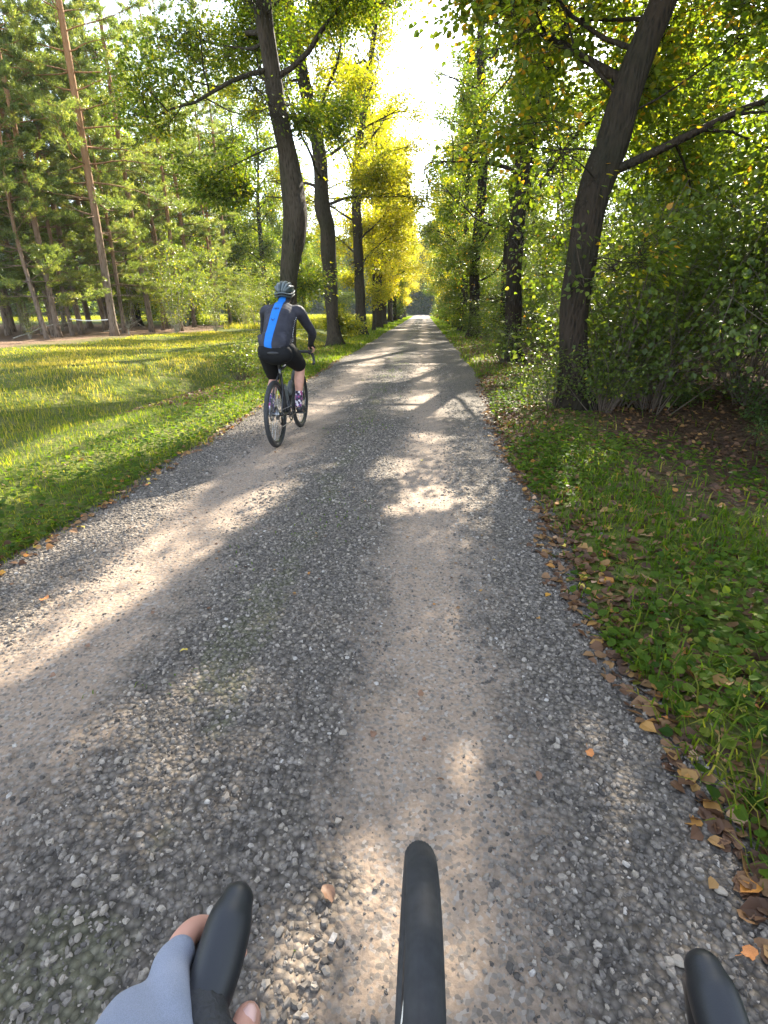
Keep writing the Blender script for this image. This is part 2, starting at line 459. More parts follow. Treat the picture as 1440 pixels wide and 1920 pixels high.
def road_material():
    m, nt, out = new_mat('gravel_road')
    tc = nd(nt, 'ShaderNodeTexCoord'); ob = tc.outputs['Object']
    sx = nd(nt, 'ShaderNodeSeparateXYZ', Vector=ob)
    n1 = nd(nt, 'ShaderNodeTexNoise', Vector=ob, Scale=1.3, Detail=5.0, Roughness=.65)
    n2 = nd(nt, 'ShaderNodeTexNoise', Vector=ob, Scale=60.0, Detail=6.0, Roughness=.75)
    n3 = nd(nt, 'ShaderNodeTexNoise', Vector=ob, Scale=5.0, Detail=5.0, Roughness=.7)
    v1 = nd(nt, 'ShaderNodeTexVoronoi', Vector=ob, Scale=48.0)
    v2 = nd(nt, 'ShaderNodeTexVoronoi', Vector=ob, Scale=130.0)
    x = math_(nt, 'ADD', sx.outputs[0], math_(nt, 'MULTIPLY', math_(nt, 'SUBTRACT', n1.outputs[0], .5), .55))
    def bell(c, w):
        t = math_(nt, 'DIVIDE', math_(nt, 'SUBTRACT', x, c), w)
        return math_(nt, 'POWER', 2.718, math_(nt, 'MULTIPLY', math_(nt, 'MULTIPLY', t, t), -1.0))
    track = math_(nt, 'ADD', bell(0.06, .36), bell(-1.5, .46), True)
    tr = ramp(nt, math_(nt, 'ADD', track, math_(nt, 'MULTIPLY', math_(nt, 'SUBTRACT', n3.outputs[0], .5), 1.2)), [(.30, (0, 0, 0)), (.85, (1, 1, 1))])
    dirt = ramp(nt, n2.outputs[0], [(.25, (.19, .136, .096)), (.5, (.29, .212, .150)), (.78, (.40, .305, .225))])
    dirt = mix(nt, math_(nt, 'MULTIPLY', n3.outputs[0], .35), dirt, (.17, .13, .105))
    pv = nd(nt, 'ShaderNodeTexVoronoi', Vector=ob, Scale=95.0)
    pc = nd(nt, 'ShaderNodeSeparateColor', Color=pv.outputs['Color'])
    pm = ramp(nt, pc.outputs[0], [(.55, (0, 0, 0)), (.7, (.75, .75, .75))])
    dirt = mix(nt, pm, dirt, ramp(nt, pc.outputs[1], [(0, (.09, .078, .068)), (.6, (.19, .165, .14)), (1, (.34, .30, .26))]))
    gv = nd(nt, 'ShaderNodeSeparateColor', Color=v1.outputs['Color'])
    gv2 = nd(nt, 'ShaderNodeSeparateColor', Color=v2.outputs['Color'])
    g1 = ramp(nt, gv.outputs[0], [(0, (.055, .047, .042)), (.4, (.125, .108, .094)), (.75, (.21, .18, .152)), (.95, (.33, .285, .24)), (1, (.44, .39, .34))])
    g2 = ramp(nt, gv2.outputs[0], [(0, (.05, .043, .038)), (.6, (.15, .127, .106)), (1, (.29, .245, .20))])
    grav = mix(nt, gv.outputs[1], g1, g2)
    grav = mix(nt, .38, grav, mix(nt, n3.outputs[0], (.085, .07, .056), (.26, .21, .16)))
    moss = ramp(nt, math_(nt, 'ADD', bell(-.72, .28), math_(nt, 'MULTIPLY', math_(nt, 'SUBTRACT', n1.outputs[0], .5), 2.0)), [(.9, (0, 0, 0)), (1.25, (.3, .3, .3))])
    grav = mix(nt, moss, grav, (.10, .115, .03))
    gap = ramp(nt, v1.outputs['Distance'], [(.25, (1.12, 1.12, 1.12)), (.75, (.35, .35, .35))])
    grav = mix(nt, .85, grav, mix(nt, 1.0, grav, gap, 'MULTIPLY'))
    col = mix(nt, tr, grav, dirt)
    b = nd(nt, 'ShaderNodeBsdfPrincipled', Roughness=.9); b.inputs['Specular IOR Level'].default_value = .25
    nt.links.new(col, b.inputs['Base Color'])
    inv = math_(nt, 'SUBTRACT', 1.0, tr)
    h = math_(nt, 'ADD', math_(nt, 'MULTIPLY', math_(nt, 'MULTIPLY', v1.outputs['Distance'], -1.3), math_(nt, 'ADD', inv, .28)), math_(nt, 'MULTIPLY', n2.outputs[0], .35))
    bp = nd(nt, 'ShaderNodeBump', Height=h, Strength=1.0, Distance=.012)
    nt.links.new(bp.outputs[0], b.inputs['Normal'])
    nt.links.new(b.outputs[0], out.inputs[0])
    return m
M['road'] = road_material()

def stone_material():
    m, nt, out = new_mat('crushed_stone')
    at = nd(nt, 'ShaderNodeAttribute', attribute_name='tint')
    tc = nd(nt, 'ShaderNodeTexCoord')
    nz = nd(nt, 'ShaderNodeTexNoise', Vector=tc.outputs['Object'], Scale=120.0, Detail=4.0)
    col = ramp(nt, at.outputs['Fac'], [(0, (.055, .047, .041)), (.4, (.14, .12, .103)), (.7, (.235, .20, .165)), (.88, (.31, .262, .21)), (.96, (.34, .295, .25)), (1, (.40, .36, .32))])
    col = mix(nt, .6, col, mix(nt, 1.0, col, ramp(nt, nz.outputs[0], [(.3, (.5, .5, .5)), (.7, (1.25, 1.25, 1.25))]), 'MULTIPLY'))
    b = nd(nt, 'ShaderNodeBsdfPrincipled', Roughness=.8); b.inputs['Specular IOR Level'].default_value = .3
    nt.links.new(col, b.inputs['Base Color'])
    nt.links.new(b.outputs[0], out.inputs[0])
    return m
M['stone'] = stone_material()

# ------------------------------------------------------------------ the setting: ground and road
def axis_pts(lo, hi, dense_lo, dense_hi, step, grow=1.12):
    a = list(np.arange(dense_lo, dense_hi + 1e-6, step))
    s, v = step, dense_hi
    while v < hi: s *= grow; v += s; a.append(v)
    s, v = step, dense_lo
    while v > lo: s *= grow; v -= s; a.insert(0, v)
    return np.array(a)

def grid_obj(name, xs, ys, zf, mat):
    X, Y = np.meshgrid(xs, ys)
    V = np.stack([X, Y, zf(X, Y)], -1).reshape(-1, 3)
    nx = len(xs)
    i = np.arange(len(ys) - 1)[:, None] * nx; j = np.arange(nx - 1)[None]
    Q = np.stack([i + j, i + j + 1, i + nx + j + 1, i + nx + j], -1).reshape(-1, 4)
    o = Geo().add(V, None, Q).build(name, mat, smooth=True)
    return tag(o, kind='structure')
grid_obj('ground', axis_pts(-600, 600, -7, 5, .10), axis_pts(-80, 900, -1, 16, .10), ground_z, M['ground'])
grid_obj('road', np.arange(-3.0, 1.9, .07), axis_pts(-40, 420, 0, 9, .07, 1.05), lambda x, y: road_z(x - 0.25 * sst(y, 6, 12) * sst(x, -.2, .9), y), M['road'])

# ------------------------------------------------------------------ trees
# Openings in the canopy: where the leaves between the sun and these ellipses on the ground (x, y, half length, half width, heading) are missing.
GAPS = [(-1.45, 2.7, 1.4, .30, (.22, .97), .97), (-2.05, 3.5, .8, .24, (.2, .98), .97), (-.5, 4.65, .40, .32, (.8, .6), .95),
        (.22, 3.95, .65, .22, (.75, .62), .97), (.04, 7.8, .36, .30, (1, .3), .97), (.10, 6.0, .25, .2, (1, .3), .85),
        (-.02, .84, .46, .13, (.62, .70), .72), (-.55, 2.0, .4, .15, (.3, 1), .4), (.42, 1.36, .26, .20, (1, .4), .9), (-.84, 1.28, .45, .28, (.6, .8), .88),
        (-2.9, 6.8, 3.4, .36, (.10, 1), .96), (-6.5, 11.5, 4.0, 1.4, (-.5, .9), .75), (-9.5, 18, 9.0, 4.0, (-.1, 1), .6), (-4.2, 4.5, 3.0, .5, (.05, 1), .8),
        (-6.2, 7.5, 3.5, .45, (.15, 1), .8), (1.5, 11, .7, .3, (.1, 1), .9), (-.9, 14.5, 1.8, .25, (1, .2), .9), (-.8, 18.5, 1.8, .3, (1, .2), .9), (-.8, 24, 1.8, .6, (1, .2), .9),
        (-.8, 31, 1.8, .9, (1, .2), .9), (-.8, 10.8, .7, .2, (1, .4), .8)]
def keep_mask(P, rng):
    """False where a leaf stands in one of the gaps, or in the open strip of sky above the road."""
    g = P[:, :2] - P[:, 2:3] * (S[:2] / S[2])
    keep = np.ones(len(P), bool)
    for cx, cy, a, b, d, pr in GAPS:
        d = unit(np.array(d)); q = g - np.array([cx, cy])
        u = q @ d / (a + .06); v = (q[:, 0] * -d[1] + q[:, 1] * d[0]) / (b + .06)
        rr = np.sqrt(u * u + v * v) + .25 * wav(q[:, 0], q[:, 1], 7.0, 3)
        keep &= ~((rr < 1.0) & (rng.random(len(P)) < pr))
    return keep
def sky_mask(P, rng):
    c = .88 + .15 * np.sin(P[:, 1] * .3) ; w = .34 + .08 * (P[:, 2] - 6) / 6 + .35 * wav(P[:, 1], P[:, 2], .8, 2)
    inslot = (np.abs(P[:, 0] - c) < w) & (P[:, 2] > 3.0) & (P[:, 1] > 10)
    return ~(inslot & (rng.random(len(P)) < .95))

def wander(rng, p0, d0, L, n, wig=.16, lift=0.0):
    P = [np.array(p0, float)]; d = unit(np.array(d0, float)); st = L / n
    for _ in range(n):
        d = unit(d + rng.normal(0, wig, 3) + np.array([0, 0, lift]))
        P.append(P[-1] + d * st)
    return np.array(P)

def at_t(P, t):
    u = t * (len(P) - 1); i = min(int(u), len(P) - 2); f = u - i
    return P[i] * (1 - f) + P[i + 1] * f, unit(P[i + 1] - P[i])

def limb(rng, W, CL, p0, d0, L, r0, subs=7, lift=.03, droop=-.05, bare=.25, wig=.16):
    n = max(5, int(L / .45))
    P = wander(rng, p0, d0, L, n, wig, lift)
    tube(W, P, r0 * (1 - .85 * np.linspace(0, 1, n + 1) ** .9), 7, False)
    for j in range(subs):
        t = bare + (1 - bare) * (j + rng.random() * .8) / subs
        p, T = at_t(P, min(t, .98))
        d = unit(T * .6 + unit(rng.normal(0, 1, 3)) * .8 + np.array([0, 0, .05]))
        Ls = L * (.50 - .22 * t) * rng.uniform(.7, 1.2)
        Q = wander(rng, p, d, Ls, 4, .2, droop)
        tube(W, Q, r0 * .32 * (1 - .8 * np.linspace(0, 1, 5)), 4, False)
        for t2 in np.arange(.25, 1.01, .17):
            q, T2 = at_t(Q, min(t2, .99))
            CL.append((*(q + rng.normal(0, .10, 3)), *T2))
    for t in (.8, .9, .99):
        p, T = at_t(P, t); CL.append((*p, *T))

def make_leaves(rng, CL, per, sigma, size, hi_z=1e9, cull=True, slot=False, hi=False, tint_shift=0.0, twigs=None):
    """Leaf sprays round the cluster points; above hi_z (out of sight overhead) fewer, larger leaves."""
    CL = np.array(CL); G = Geo()
    for far in (False, True):
        c = CL[(CL[:, 2] > hi_z) == far]
        if len(c) == 0: continue
        k = per if not far else max(3, int(per / 4))
        P = np.repeat(c[:, :3], k, 0); D = np.repeat(c[:, 3:], k, 0)
        n = len(P)
        cl_t = np.repeat(rng.normal(0, .13, len(c)), k)
        off = rng.normal(0, 1, (n, 3)) * np.array([sigma, sigma, sigma * .55])
        P = P + off
        keep = np.ones(n, bool)
        if cull: keep &= keep_mask(P, rng)
        if slot: keep &= sky_mask(P, rng)
        P, D, off, cl_t = P[keep], D[keep], off[keep], cl_t[keep]; n = len(P)
        ax = unit(off * 1.2 + D * .15 + rng.normal(0, .12, (n, 3)) + np.array([0, 0, -.10]))
        nr = unit(rng.normal(0, .45, (n, 3)) + np.array([0, 0, 1.0]))
        t = np.clip(.42 + cl_t + rng.normal(0, .17, n) + tint_shift + .25 * (rng.random(n) < .03), 0, 1)
        s = size * rng.uniform(.65, 1.2, n) * (2.0 if far else 1)
        leaves(G, P, ax, nr, s, t, hi and not far)
        if twigs is not None and not far:
            pick = rng.random(n) < .12
            sticks(twigs, (P - off)[pick], P[pick], .004, .002, 3)
    return G

def trunk_path(pts, rng, H=None, step=.28):
    """Extends the given centre line (x, y, z, radius) to height H and resamples it."""
    A = np.array(pts, float)
    if H is not None and A[-1, 2] < H:
        d = A[-1, :3] - A[-2, :3]; d = unit(d + np.array([0, 0, .8]))
        z0 = A[-1, 2]; k = max(2, int((H - z0) / 2.5))
        for i in range(1, k + 1):
            f = i / k
            p = A[-1, :3] + d * (H - z0) / k / max(d[2], .6) + rng.normal(0, .12, 3) * np.array([1, 1, 0])
            A = np.vstack([A, [*p, max(.03, A[-1, 3] * (1 - .75 / k * (1 + f * .3)))]])
    L = np.sum(np.linalg.norm(np.diff(A[:, :3], axis=0), axis=1))
    return smooth_path(A, max(12, int(L / step)))

def bark_wob(rng, P, sides, burl=.10, flare=.55):
    a = np.linspace(0, 2 * np.pi, sides, endpoint=False)[None]
    z = P[:, 2:3] - P[0, 2]
    ph = rng.uniform(0, 6.28, 8)
    w = 1 + .05 * np.sin(a * 3 + ph[0] + z * .7) + .035 * np.sin(a * 5 + ph[1] - z * 1.1) + .03 * np.sin(a * 9 + ph[2] + .6 * np.sin(z)) + .02 * np.sin(a * 14 + ph[3])
    w = .84 * w + .7 * burl * (np.sin(a + z * 1.3 + ph[4]) * np.sin(z * 2.3 + ph[5])) + .4 * burl * np.sin(a * 2 + z * 4.1 + ph[6])
    w = w + flare * np.exp(-np.maximum(z, 0) / .28) * (1 + .35 * np.sin(a * 5 + ph[7]))
    return w

def avenue_tree(name, label, group, pts, H, n_limbs, first, Lmax, seed, leafmat, bark, per=42, sigma=.24, size=.075, hi_z=1e9, slot=False, bare_side=0,
                hi=False, limbs=(), shoots=0, tint=0.0, burl=.1, top_L=.5, ll=.1):
    rng = np.random.default_rng(seed)
    x0, y0 = pts[0][0], pts[0][1]
    pts = [(p[0], p[1], (gz(x0, y0) - .08 if i == 0 else p[2]), p[3]) for i, p in enumerate(pts)]
    A = trunk_path(pts, rng, H)
    W = Geo(); CL = []
    tube(W, A[:, :3], A[:, 3], 22, True, wob=bark_wob(rng, A[:, :3], 22, burl))
    for i in range(n_limbs):
        f = (i + rng.random() * .7) / n_limbs
        z = first + (H * .97 - first) * f
        k = int(np.argmin(np.abs(A[:, 2] - z)))
        az = i * 2.4 + rng.normal(0, .4)
        el = rng.uniform(.15, .6) + .5 * f
        d = (math.cos(az) * math.cos(el), math.sin(az) * math.cos(el), math.sin(el))
        L = Lmax * (1 - (1 - top_L) * f) * rng.uniform(.75, 1.15)
        limb(rng, W, CL, A[k, :3], d, L, min(.065, A[k, 3] * .36), 8, .02, -.04 - ll * (1 - f) * .5)
    for (z, d, L, r) in limbs:
        k = int(np.argmin(np.abs(A[:, 2] - z)))
        limb(rng, W, CL, A[k, :3], d, L, r, 9, .0, -.03, .35)
    for i in range(shoots):
        z = rng.uniform(.4, first + 2.5); k = int(np.argmin(np.abs(A[:, 2] - z)))
        az = rng.uniform(0, 6.28)
        d = (math.cos(az), math.sin(az), rng.uniform(-.1, .6))
        limb(rng, W, CL, A[k, :3] + np.array(d) * A[k, 3] * .7, d, rng.uniform(.4, 1.1), .012, 3, .05, -.05, .3)
    root = empty(name, (x0, y0, 0))
    tag(root, label, 'tree', group)
    off = np.array([x0, y0, 0], np.float32)
    LG = make_leaves(rng, CL, per, sigma, size, hi_z, True, slot, hi, tint, W)
    if bare_side:   # the side towards the open verge carries hardly any leaves
        v = LG.v[0].reshape(-1, 6 if hi else 4, 3); xt = np.interp(v[:, 0, 2], A[:, 2], A[:, 0])
        bad = (v[:, 0, 1] < y0 - .05) & (v[:, 0, 0] < xt + .5) & (v[:, 0, 0] > xt - 1.5) & (v[:, 0, 2] < bare_side) & (rng.random(len(v)) < .96)
        v[bad] = v[bad][:, :1]
        LG.v[0] = v.reshape(-1, 3)
    for g in (W, LG): g.v = [v - off for v in g.v]
    W.build('trunk', bark, root, smooth=True)
    LG.build('crown', leafmat, root, kind='stuff')
    return root

G_AVL, G_AVR = 'old lime trees in the left avenue row', 'old lime trees in the right avenue row'
# left row
avenue_tree('lime_tree', 'thick bulging lime trunk rising straight behind the cyclist helmet', G_AVL,
            [(-3.58, 14, 0, .29), (-3.44, 14, 1.66, .255), (-3.32, 14, 2.51, .275), (-3.16, 14.05, 3.45, .345), (-3.19, 14.1, 4.1, .30), (-3.26, 14.1, 4.74, .25), (-3.37, 14, 5.46, .235), (-3.5, 14, 6.43, .22), (-3.59, 13.9, 7.6, .21)],
            17.5, 16, 6.0, 4.2, 11, M['leaf_left'], M['bark'], per=84, hi_z=9.0, limbs=[(6.4, (-.8, -.35, -.28), 3.4, .06), (6.9, (-.7, .5, .1), 3.4, .04), (7.2, (.6, -.5, .1), 3.0, .03), (5.9, (-.3, .8, .5), 3.0, .03), (4.9, (-.8, .3, .15), 2.4, .03), (3.9, (-.7, .6, .1), 2.0, .02), (5.6, (.7, .5, .3), 2.6, .03)], shoots=6, slot=True, burl=.08, bare_side=7.6)
avenue_tree('lime_tree', 'lime tree with a swollen trunk and flared foot, right beside the cyclist handlebar', G_AVL,
            [(-3.54, 22, 0, .35), (-3.65, 22, 1.0, .28), (-3.67, 22, 2.3, .31), (-3.70, 22, 3.2, .33), (-3.72, 22, 4.24, .35), (-3.9, 22, 5.0, .33), (-3.92, 22, 6.4, .29), (-4.06, 22, 7.44, .28), (-4.44, 22, 9.14, .25), (-4.7, 22, 10.45, .22)],
            18.5, 22, 4.6, 4.4, 12, M['leaf_yellow'], M['bark'], per=80, size=.09, hi_z=13, limbs=[(7.6, (.35, -.1, .9), 4.0, .08), (5.5, (.7, -.4, .3), 2.6, .025), (6.5, (.8, .2, .5), 3.0, .03), (8.2, (.9, -.3, .4), 3.2, .03)], shoots=7, slot=True, burl=.09, tint=-.20, bare_side=9.0)
avenue_tree('lime_tree', 'straight lime trunk standing third in the left row, before the thin sapling', G_AVL,
            [(-3.5, 31, 0, .36), (-3.55, 31, 2.51, .33), (-3.63, 31, 4.88, .31), (-3.68, 31, 6.62, .28), (-3.6, 31, 8.51, .25), (-3.2, 31, 10.7, .2)],
            18, 26, 3.4, 4.4, 13, M['leaf_yellow'], M['bark'], per=64, size=.11, sigma=.32, hi_z=15, shoots=6, slot=True, tint=-.10, bare_side=7.0)
avenue_tree('lime_sapling', 'thin young tree between the third and fourth limes of the left row', G_AVL,
            [(-3.35, 37, 0, .12), (-3.3, 37, 3, .11), (-3.4, 37, 6, .08)], 9, 8, 3.2, 2.0, 14, M['leaf_yellow'], M['bark'], per=26, size=.10, sigma=.3, slot=True, tint=-.05)
# right row
avenue_tree('lime_tree', 'big dark lime trunk leaning out of the top at the right, shoots round its foot', G_AVR,
            [(2.27, 8, 0, .24), (2.13, 8, 1.26, .225), (2.12, 8, 1.95, .225), (2.15, 8, 2.55, .235), (2.23, 8, 2.99, .235), (2.33, 8, 3.37, .225), (2.38, 8, 3.74, .215), (2.47, 8, 4.1, .205), (2.58, 8, 4.43, .185), (2.73, 8, 4.85, .17), (3.1, 8, 6.2, .16)],
            15.5, 15, 2.9, 3.4, 21, M['leaf_right'], M['bark_shaded'], per=40, hi_z=6.3, hi=True, size=.085, limbs=[(3.75, (-.75, -.15, .35), 2.4, .022), (3.3, (-.6, .5, .45), 2.4, .018), (4.3, (-.7, .5, .5), 2.6, .035), (4.4, (.1, .9, .25), 2.6, .03), (4.6, (-.45, .85, .2), 2.8, .03), (4.75, (.6, .7, .3), 2.6, .03), (4.8, (-.2, .9, .5), 2.6, .03), (4.8, (-.5, -.5, .6), 2.6, .03), (4.8, (.3, -.7, .6), 2.6, .03), (3.6, (.9, .1, .3), 2.4, .016), (3.1, (.8, .5, .3), 2.2, .014)], shoots=3, slot=True, tint=.18, bare_side=4.9)
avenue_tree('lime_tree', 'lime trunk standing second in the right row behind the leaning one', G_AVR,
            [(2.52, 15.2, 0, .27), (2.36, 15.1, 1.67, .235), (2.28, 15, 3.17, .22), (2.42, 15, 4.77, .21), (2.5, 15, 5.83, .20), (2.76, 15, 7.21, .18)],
            16.5, 18, 3.6, 3.4, 22, M['leaf_right'], M['bark_shaded'], per=42, hi_z=9.5, size=.08, shoots=9, slot=True, tint=.10, bare_side=5.0)
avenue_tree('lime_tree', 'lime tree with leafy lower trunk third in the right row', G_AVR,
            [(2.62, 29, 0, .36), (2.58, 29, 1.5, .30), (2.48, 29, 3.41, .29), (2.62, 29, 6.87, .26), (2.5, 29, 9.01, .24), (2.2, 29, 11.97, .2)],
            18, 22, 2.6, 3.6, 23, M['leaf_right'], M['bark_shaded'], per=44, size=.09, sigma=.28, hi_z=14.5, shoots=14, slot=True, tint=.08, bare_side=3.0)
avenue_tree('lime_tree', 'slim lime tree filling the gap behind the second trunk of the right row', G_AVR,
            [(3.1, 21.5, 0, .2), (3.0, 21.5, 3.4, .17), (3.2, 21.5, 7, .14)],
            15, 16, 2.8, 3.0, 24, M['leaf_right'], M['bark_shaded'], per=40, size=.085, sigma=.28, hi_z=12, shoots=8, slot=True, tint=.08)

# free-standing tree models that are copied along the avenue and through the wood
def tree_model(name, seed, H, r, first, Lmax, n_limbs, per, sigma, size, leafmat, bark, shoots=0, bend=.3, ll=.1, top_L=.5, tint=0.0):
    rng = np.random.default_rng(seed)
    pts = [(0, 0, -.1, r * 1.05), (rng.normal(0, bend * .3), rng.normal(0, bend * .3), H * .25, r * .85), (rng.normal(0, bend), rng.normal(0, bend), H * .55, r * .6)]
    A = trunk_path(pts, rng, H, .45); W = Geo(); CL = []
    tube(W, A[:, :3], A[:, 3], 12, True, wob=bark_wob(rng, A[:, :3], 12, .07))
    for i in range(n_limbs):
        f = (i + rng.random() * .7) / n_limbs; z = first + (H * .97 - first) * f
        k = int(np.argmin(np.abs(A[:, 2] - z))); az = i * 2.4 + rng.normal(0, .4); el = rng.uniform(.1, .55) + .5 * f
        limb(rng, W, CL, A[k, :3], (math.cos(az) * math.cos(el), math.sin(az) * math.cos(el), math.sin(el)), Lmax * (1 - (1 - top_L) * f) * rng.uniform(.75, 1.15), min(.07, A[k, 3] * .5), 7, .02, -.05)
    for i in range(shoots):
        z = rng.uniform(.3, first + 1); k = int(np.argmin(np.abs(A[:, 2] - z))); az = rng.uniform(0, 6.28)
        limb(rng, W, CL, A[k, :3], (math.cos(az), math.sin(az), rng.uniform(0, .6)), rng.uniform(.5, 1.3), .012, 3, .05, -.05, .3)
    LG = make_leaves(rng, CL, per, sigma, size, cull=False, tint_shift=tint)
    return W.mesh('trunk', bark, True), LG.mesh('crown', leafmat)

def plant_tree(name, model, loc, rz, sc, label, cat, group, parts=('trunk', 'crown')):
    root = empty(name, (loc[0], loc[1], gz(loc[0], loc[1])), rz)
    root.scale = (sc, sc, sc)
    tag(root, label, cat, group)
    for pn, me in zip(parts, model):
        link_mesh(pn, me, root, 'stuff' if pn in ('crown', 'foliage') else None)
    return root

LIME_Y = tree_model('lime', 31, 17, .33, 4.2, 3.4, 22, 22, .36, .155, M['leaf_yellow'], M['bark'], 7, tint=.02)
LIME_L = tree_model('lime', 32, 17, .33, 4.2, 3.4, 22, 22, .36, .155, M['leaf_left'], M['bark'], 12)
LIME_R = tree_model('lime', 33, 17, .32, 3.6, 3.1, 24, 22, .36, .155, M['leaf_right'], M['bark_dark'], 12, tint=.06)
WOOD_A = tree_model('wood', 34, 16, .20, 3.0, 3.2, 20, 20, .36, .115, M['leaf_wood'], M['bark_dark'], 10)
WOOD_B = tree_model('wood', 35, 14, .16, 1.8, 2.8, 20, 20, .36, .105, M['leaf_wood'], M['bark_dark'], 14, bend=.6)
WOOD_C = tree_model('wood', 36, 9, .10, .9, 2.3, 16, 30, .32, .10, M['leaf_bush'], M['bark_dark'], 14, bend=.6)
WOOD_G = tree_model('wood', 37, 13, .17, 2.0, 3.4, 26, 26, .36, .14, M['leaf_left'], M['bark_dark'], 12, bend=.5, tint=.02)

rng = np.random.default_rng(77)
ORD = ('first', 'second', 'third', 'fourth', 'fifth', 'sixth', 'seventh', 'eighth', 'ninth', 'tenth', 'eleventh', 'twelfth', 'thirteenth')
for i, y in enumerate((43, 51.5, 60, 69, 79, 90, 102)):
    plant_tree('lime_tree', LIME_Y if i % 4 != 3 else LIME_L, (-3.55 + rng.normal(0, .12), y), rng.uniform(0, 6), rng.uniform(.9, 1.08),
               f'yellowing lime tree, {ORD[i + 3]} from the camera in the left avenue row' if i else 'dark trunked lime just behind the thin sapling, yellow crown over the road', 'tree', G_AVL)
for i, y in enumerate((37, 45, 53, 62, 72, 83, 95)):
    plant_tree('lime_tree', LIME_R if i % 3 != 2 else LIME_Y, (2.75 + rng.normal(0, .15), y), rng.uniform(0, 6), rng.uniform(.88, 1.02),
               f'dark green lime tree, {ORD[i + 3]} thick trunk from the camera in the right avenue row', 'tree', G_AVR)

# pines: straight trunks, whorls of branches with flat pads of needles
def pine_model(seed, H, r, crown0, Lmax, n_br, dead=14, foliage=1.0, tufts=26, lean=.2):
    rng = np.random.default_rng(seed)
    A = trunk_path([(0, 0, -.15, r), (rng.normal(0, lean), rng.normal(0, lean), H * .5, r * .72), (rng.normal(0, lean * 1.5), rng.normal(0, lean * 1.5), H, r * .12)], rng, None, .6)
    W = Geo(); G = Geo()
    tube(W, A[:, :3], A[:, 3], 11, True, wob=bark_wob(rng, A[:, :3], 11, .03, .35))
    p0, p1 = [], []
    for i in range(dead):
        z = rng.uniform(1.2, max(crown0, 2.0)); k = int(np.argmin(np.abs(A[:, 2] - z))); az = rng.uniform(0, 6.28)
        d = np.array([math.cos(az), math.sin(az), rng.uniform(-.25, .3)]); p0.append(A[k, :3]); p1.append(A[k, :3] + d * rng.uniform(.4, 1.5))
    sticks(W, p0, p1, .016, .005, 4)
    TP, TD, TT = [], [], []
    for i in range(n_br):
        f = (i + rng.random()) / n_br; z = crown0 + (H - crown0) * f
        k = int(np.argmin(np.abs(A[:, 2] - z))); az = i * 2.4 + rng.normal(0, .5)
        L = Lmax * (1.0 - .78 * f ** 1.3) * rng.uniform(.6, 1.15)
        el = -.12 + .75 * f + rng.normal(0, .1)
        P = wander(rng, A[k, :3], (math.cos(az) * math.cos(el), math.sin(az) * math.cos(el), math.sin(el)), L, 6, .10, .035)
        tube(W, P, max(.012, A[k, 3] * .22) * (1 - .8 * np.linspace(0, 1, 7)), 4, False)
        for j in range(int(5 + L * 3.0 * foliage)):
            t = rng.uniform(.3, 1.0); p, T = at_t(P, min(t, .98))
            sd = unit(np.cross(T, [0, 0, 1])) * (1 if rng.random() < .5 else -1)
            d = unit(T * .7 + sd * rng.uniform(.2, .9) + np.array([0, 0, rng.uniform(.05, .35)]))
            l = L * rng.uniform(.10, .26) + .10
            q = p + d * l
            W_p.append(p); W_q.append(q)
            tt = np.clip(.5 + rng.normal(0, .16), 0, 1)
            for u in (.45, .75, 1.0):
                TP.append(p + d * l * u); TD.append(d); TT.append(tt)
    sticks(W, W_p, W_q, .009, .004, 3); W_p.clear(); W_q.clear()
    TP, TD, TT = np.array(TP), np.array(TD), np.array(TT)
    k = tufts
    P = np.repeat(TP, k, 0); n = len(P)
    d = unit(np.repeat(TD, k, 0) * .75 + rng.normal(0, .55, (n, 3)) + np.array([0, 0, .18]))
    P = P + rng.normal(0, .06, (n, 3))
    l = rng.uniform(.09, .17, n)[:, None]; w = rng.uniform(.010, .018, n)[:, None]
    sdv = unit(np.cross(d, rng.normal(0, 1, (n, 3))))
    V = np.stack([P - sdv * w, P + sdv * w, P + d * l], 1).reshape(-1, 3)
    G.add(V, np.arange(3 * n).reshape(-1, 3), None, np.repeat(np.clip(np.repeat(TT, k) + rng.normal(0, .1, n), 0, 1), 3))
    return W.mesh('trunk', M['bark_pine'], True), G.mesh('crown', M['needle'])
W_p, W_q = [], []
PINE_T1 = pine_model(51, 21, .18, 6.0, 3.2, 66)
PINE_T2 = pine_model(52, 20, .16, 7.5, 2.8, 56)
PINE_T3 = pine_model(53, 22, .20, 5.0, 3.4, 70)
PINE_E1 = pine_model(54, 14, .15, 1.8, 3.3, 84, 10, 1.1, 26)
PINE_E2 = pine_model(55, 10.5, .12, 2.0, 2.8, 66, 10, 1.1, 26)
PINE_E3 = pine_model(56, 16, .16, 2.8, 3.5, 88, 10, 1.0, 26)
PINES = [PINE_T1, PINE_T2, PINE_T3]; EDGE = [PINE_E1, PINE_E2, PINE_E3]
G_PINE, G_EDGE, G_BACK = 'tall pines at the wood edge on the left', 'bushy young pines along the left wood edge', 'pine trunks in the shade of the left wood'

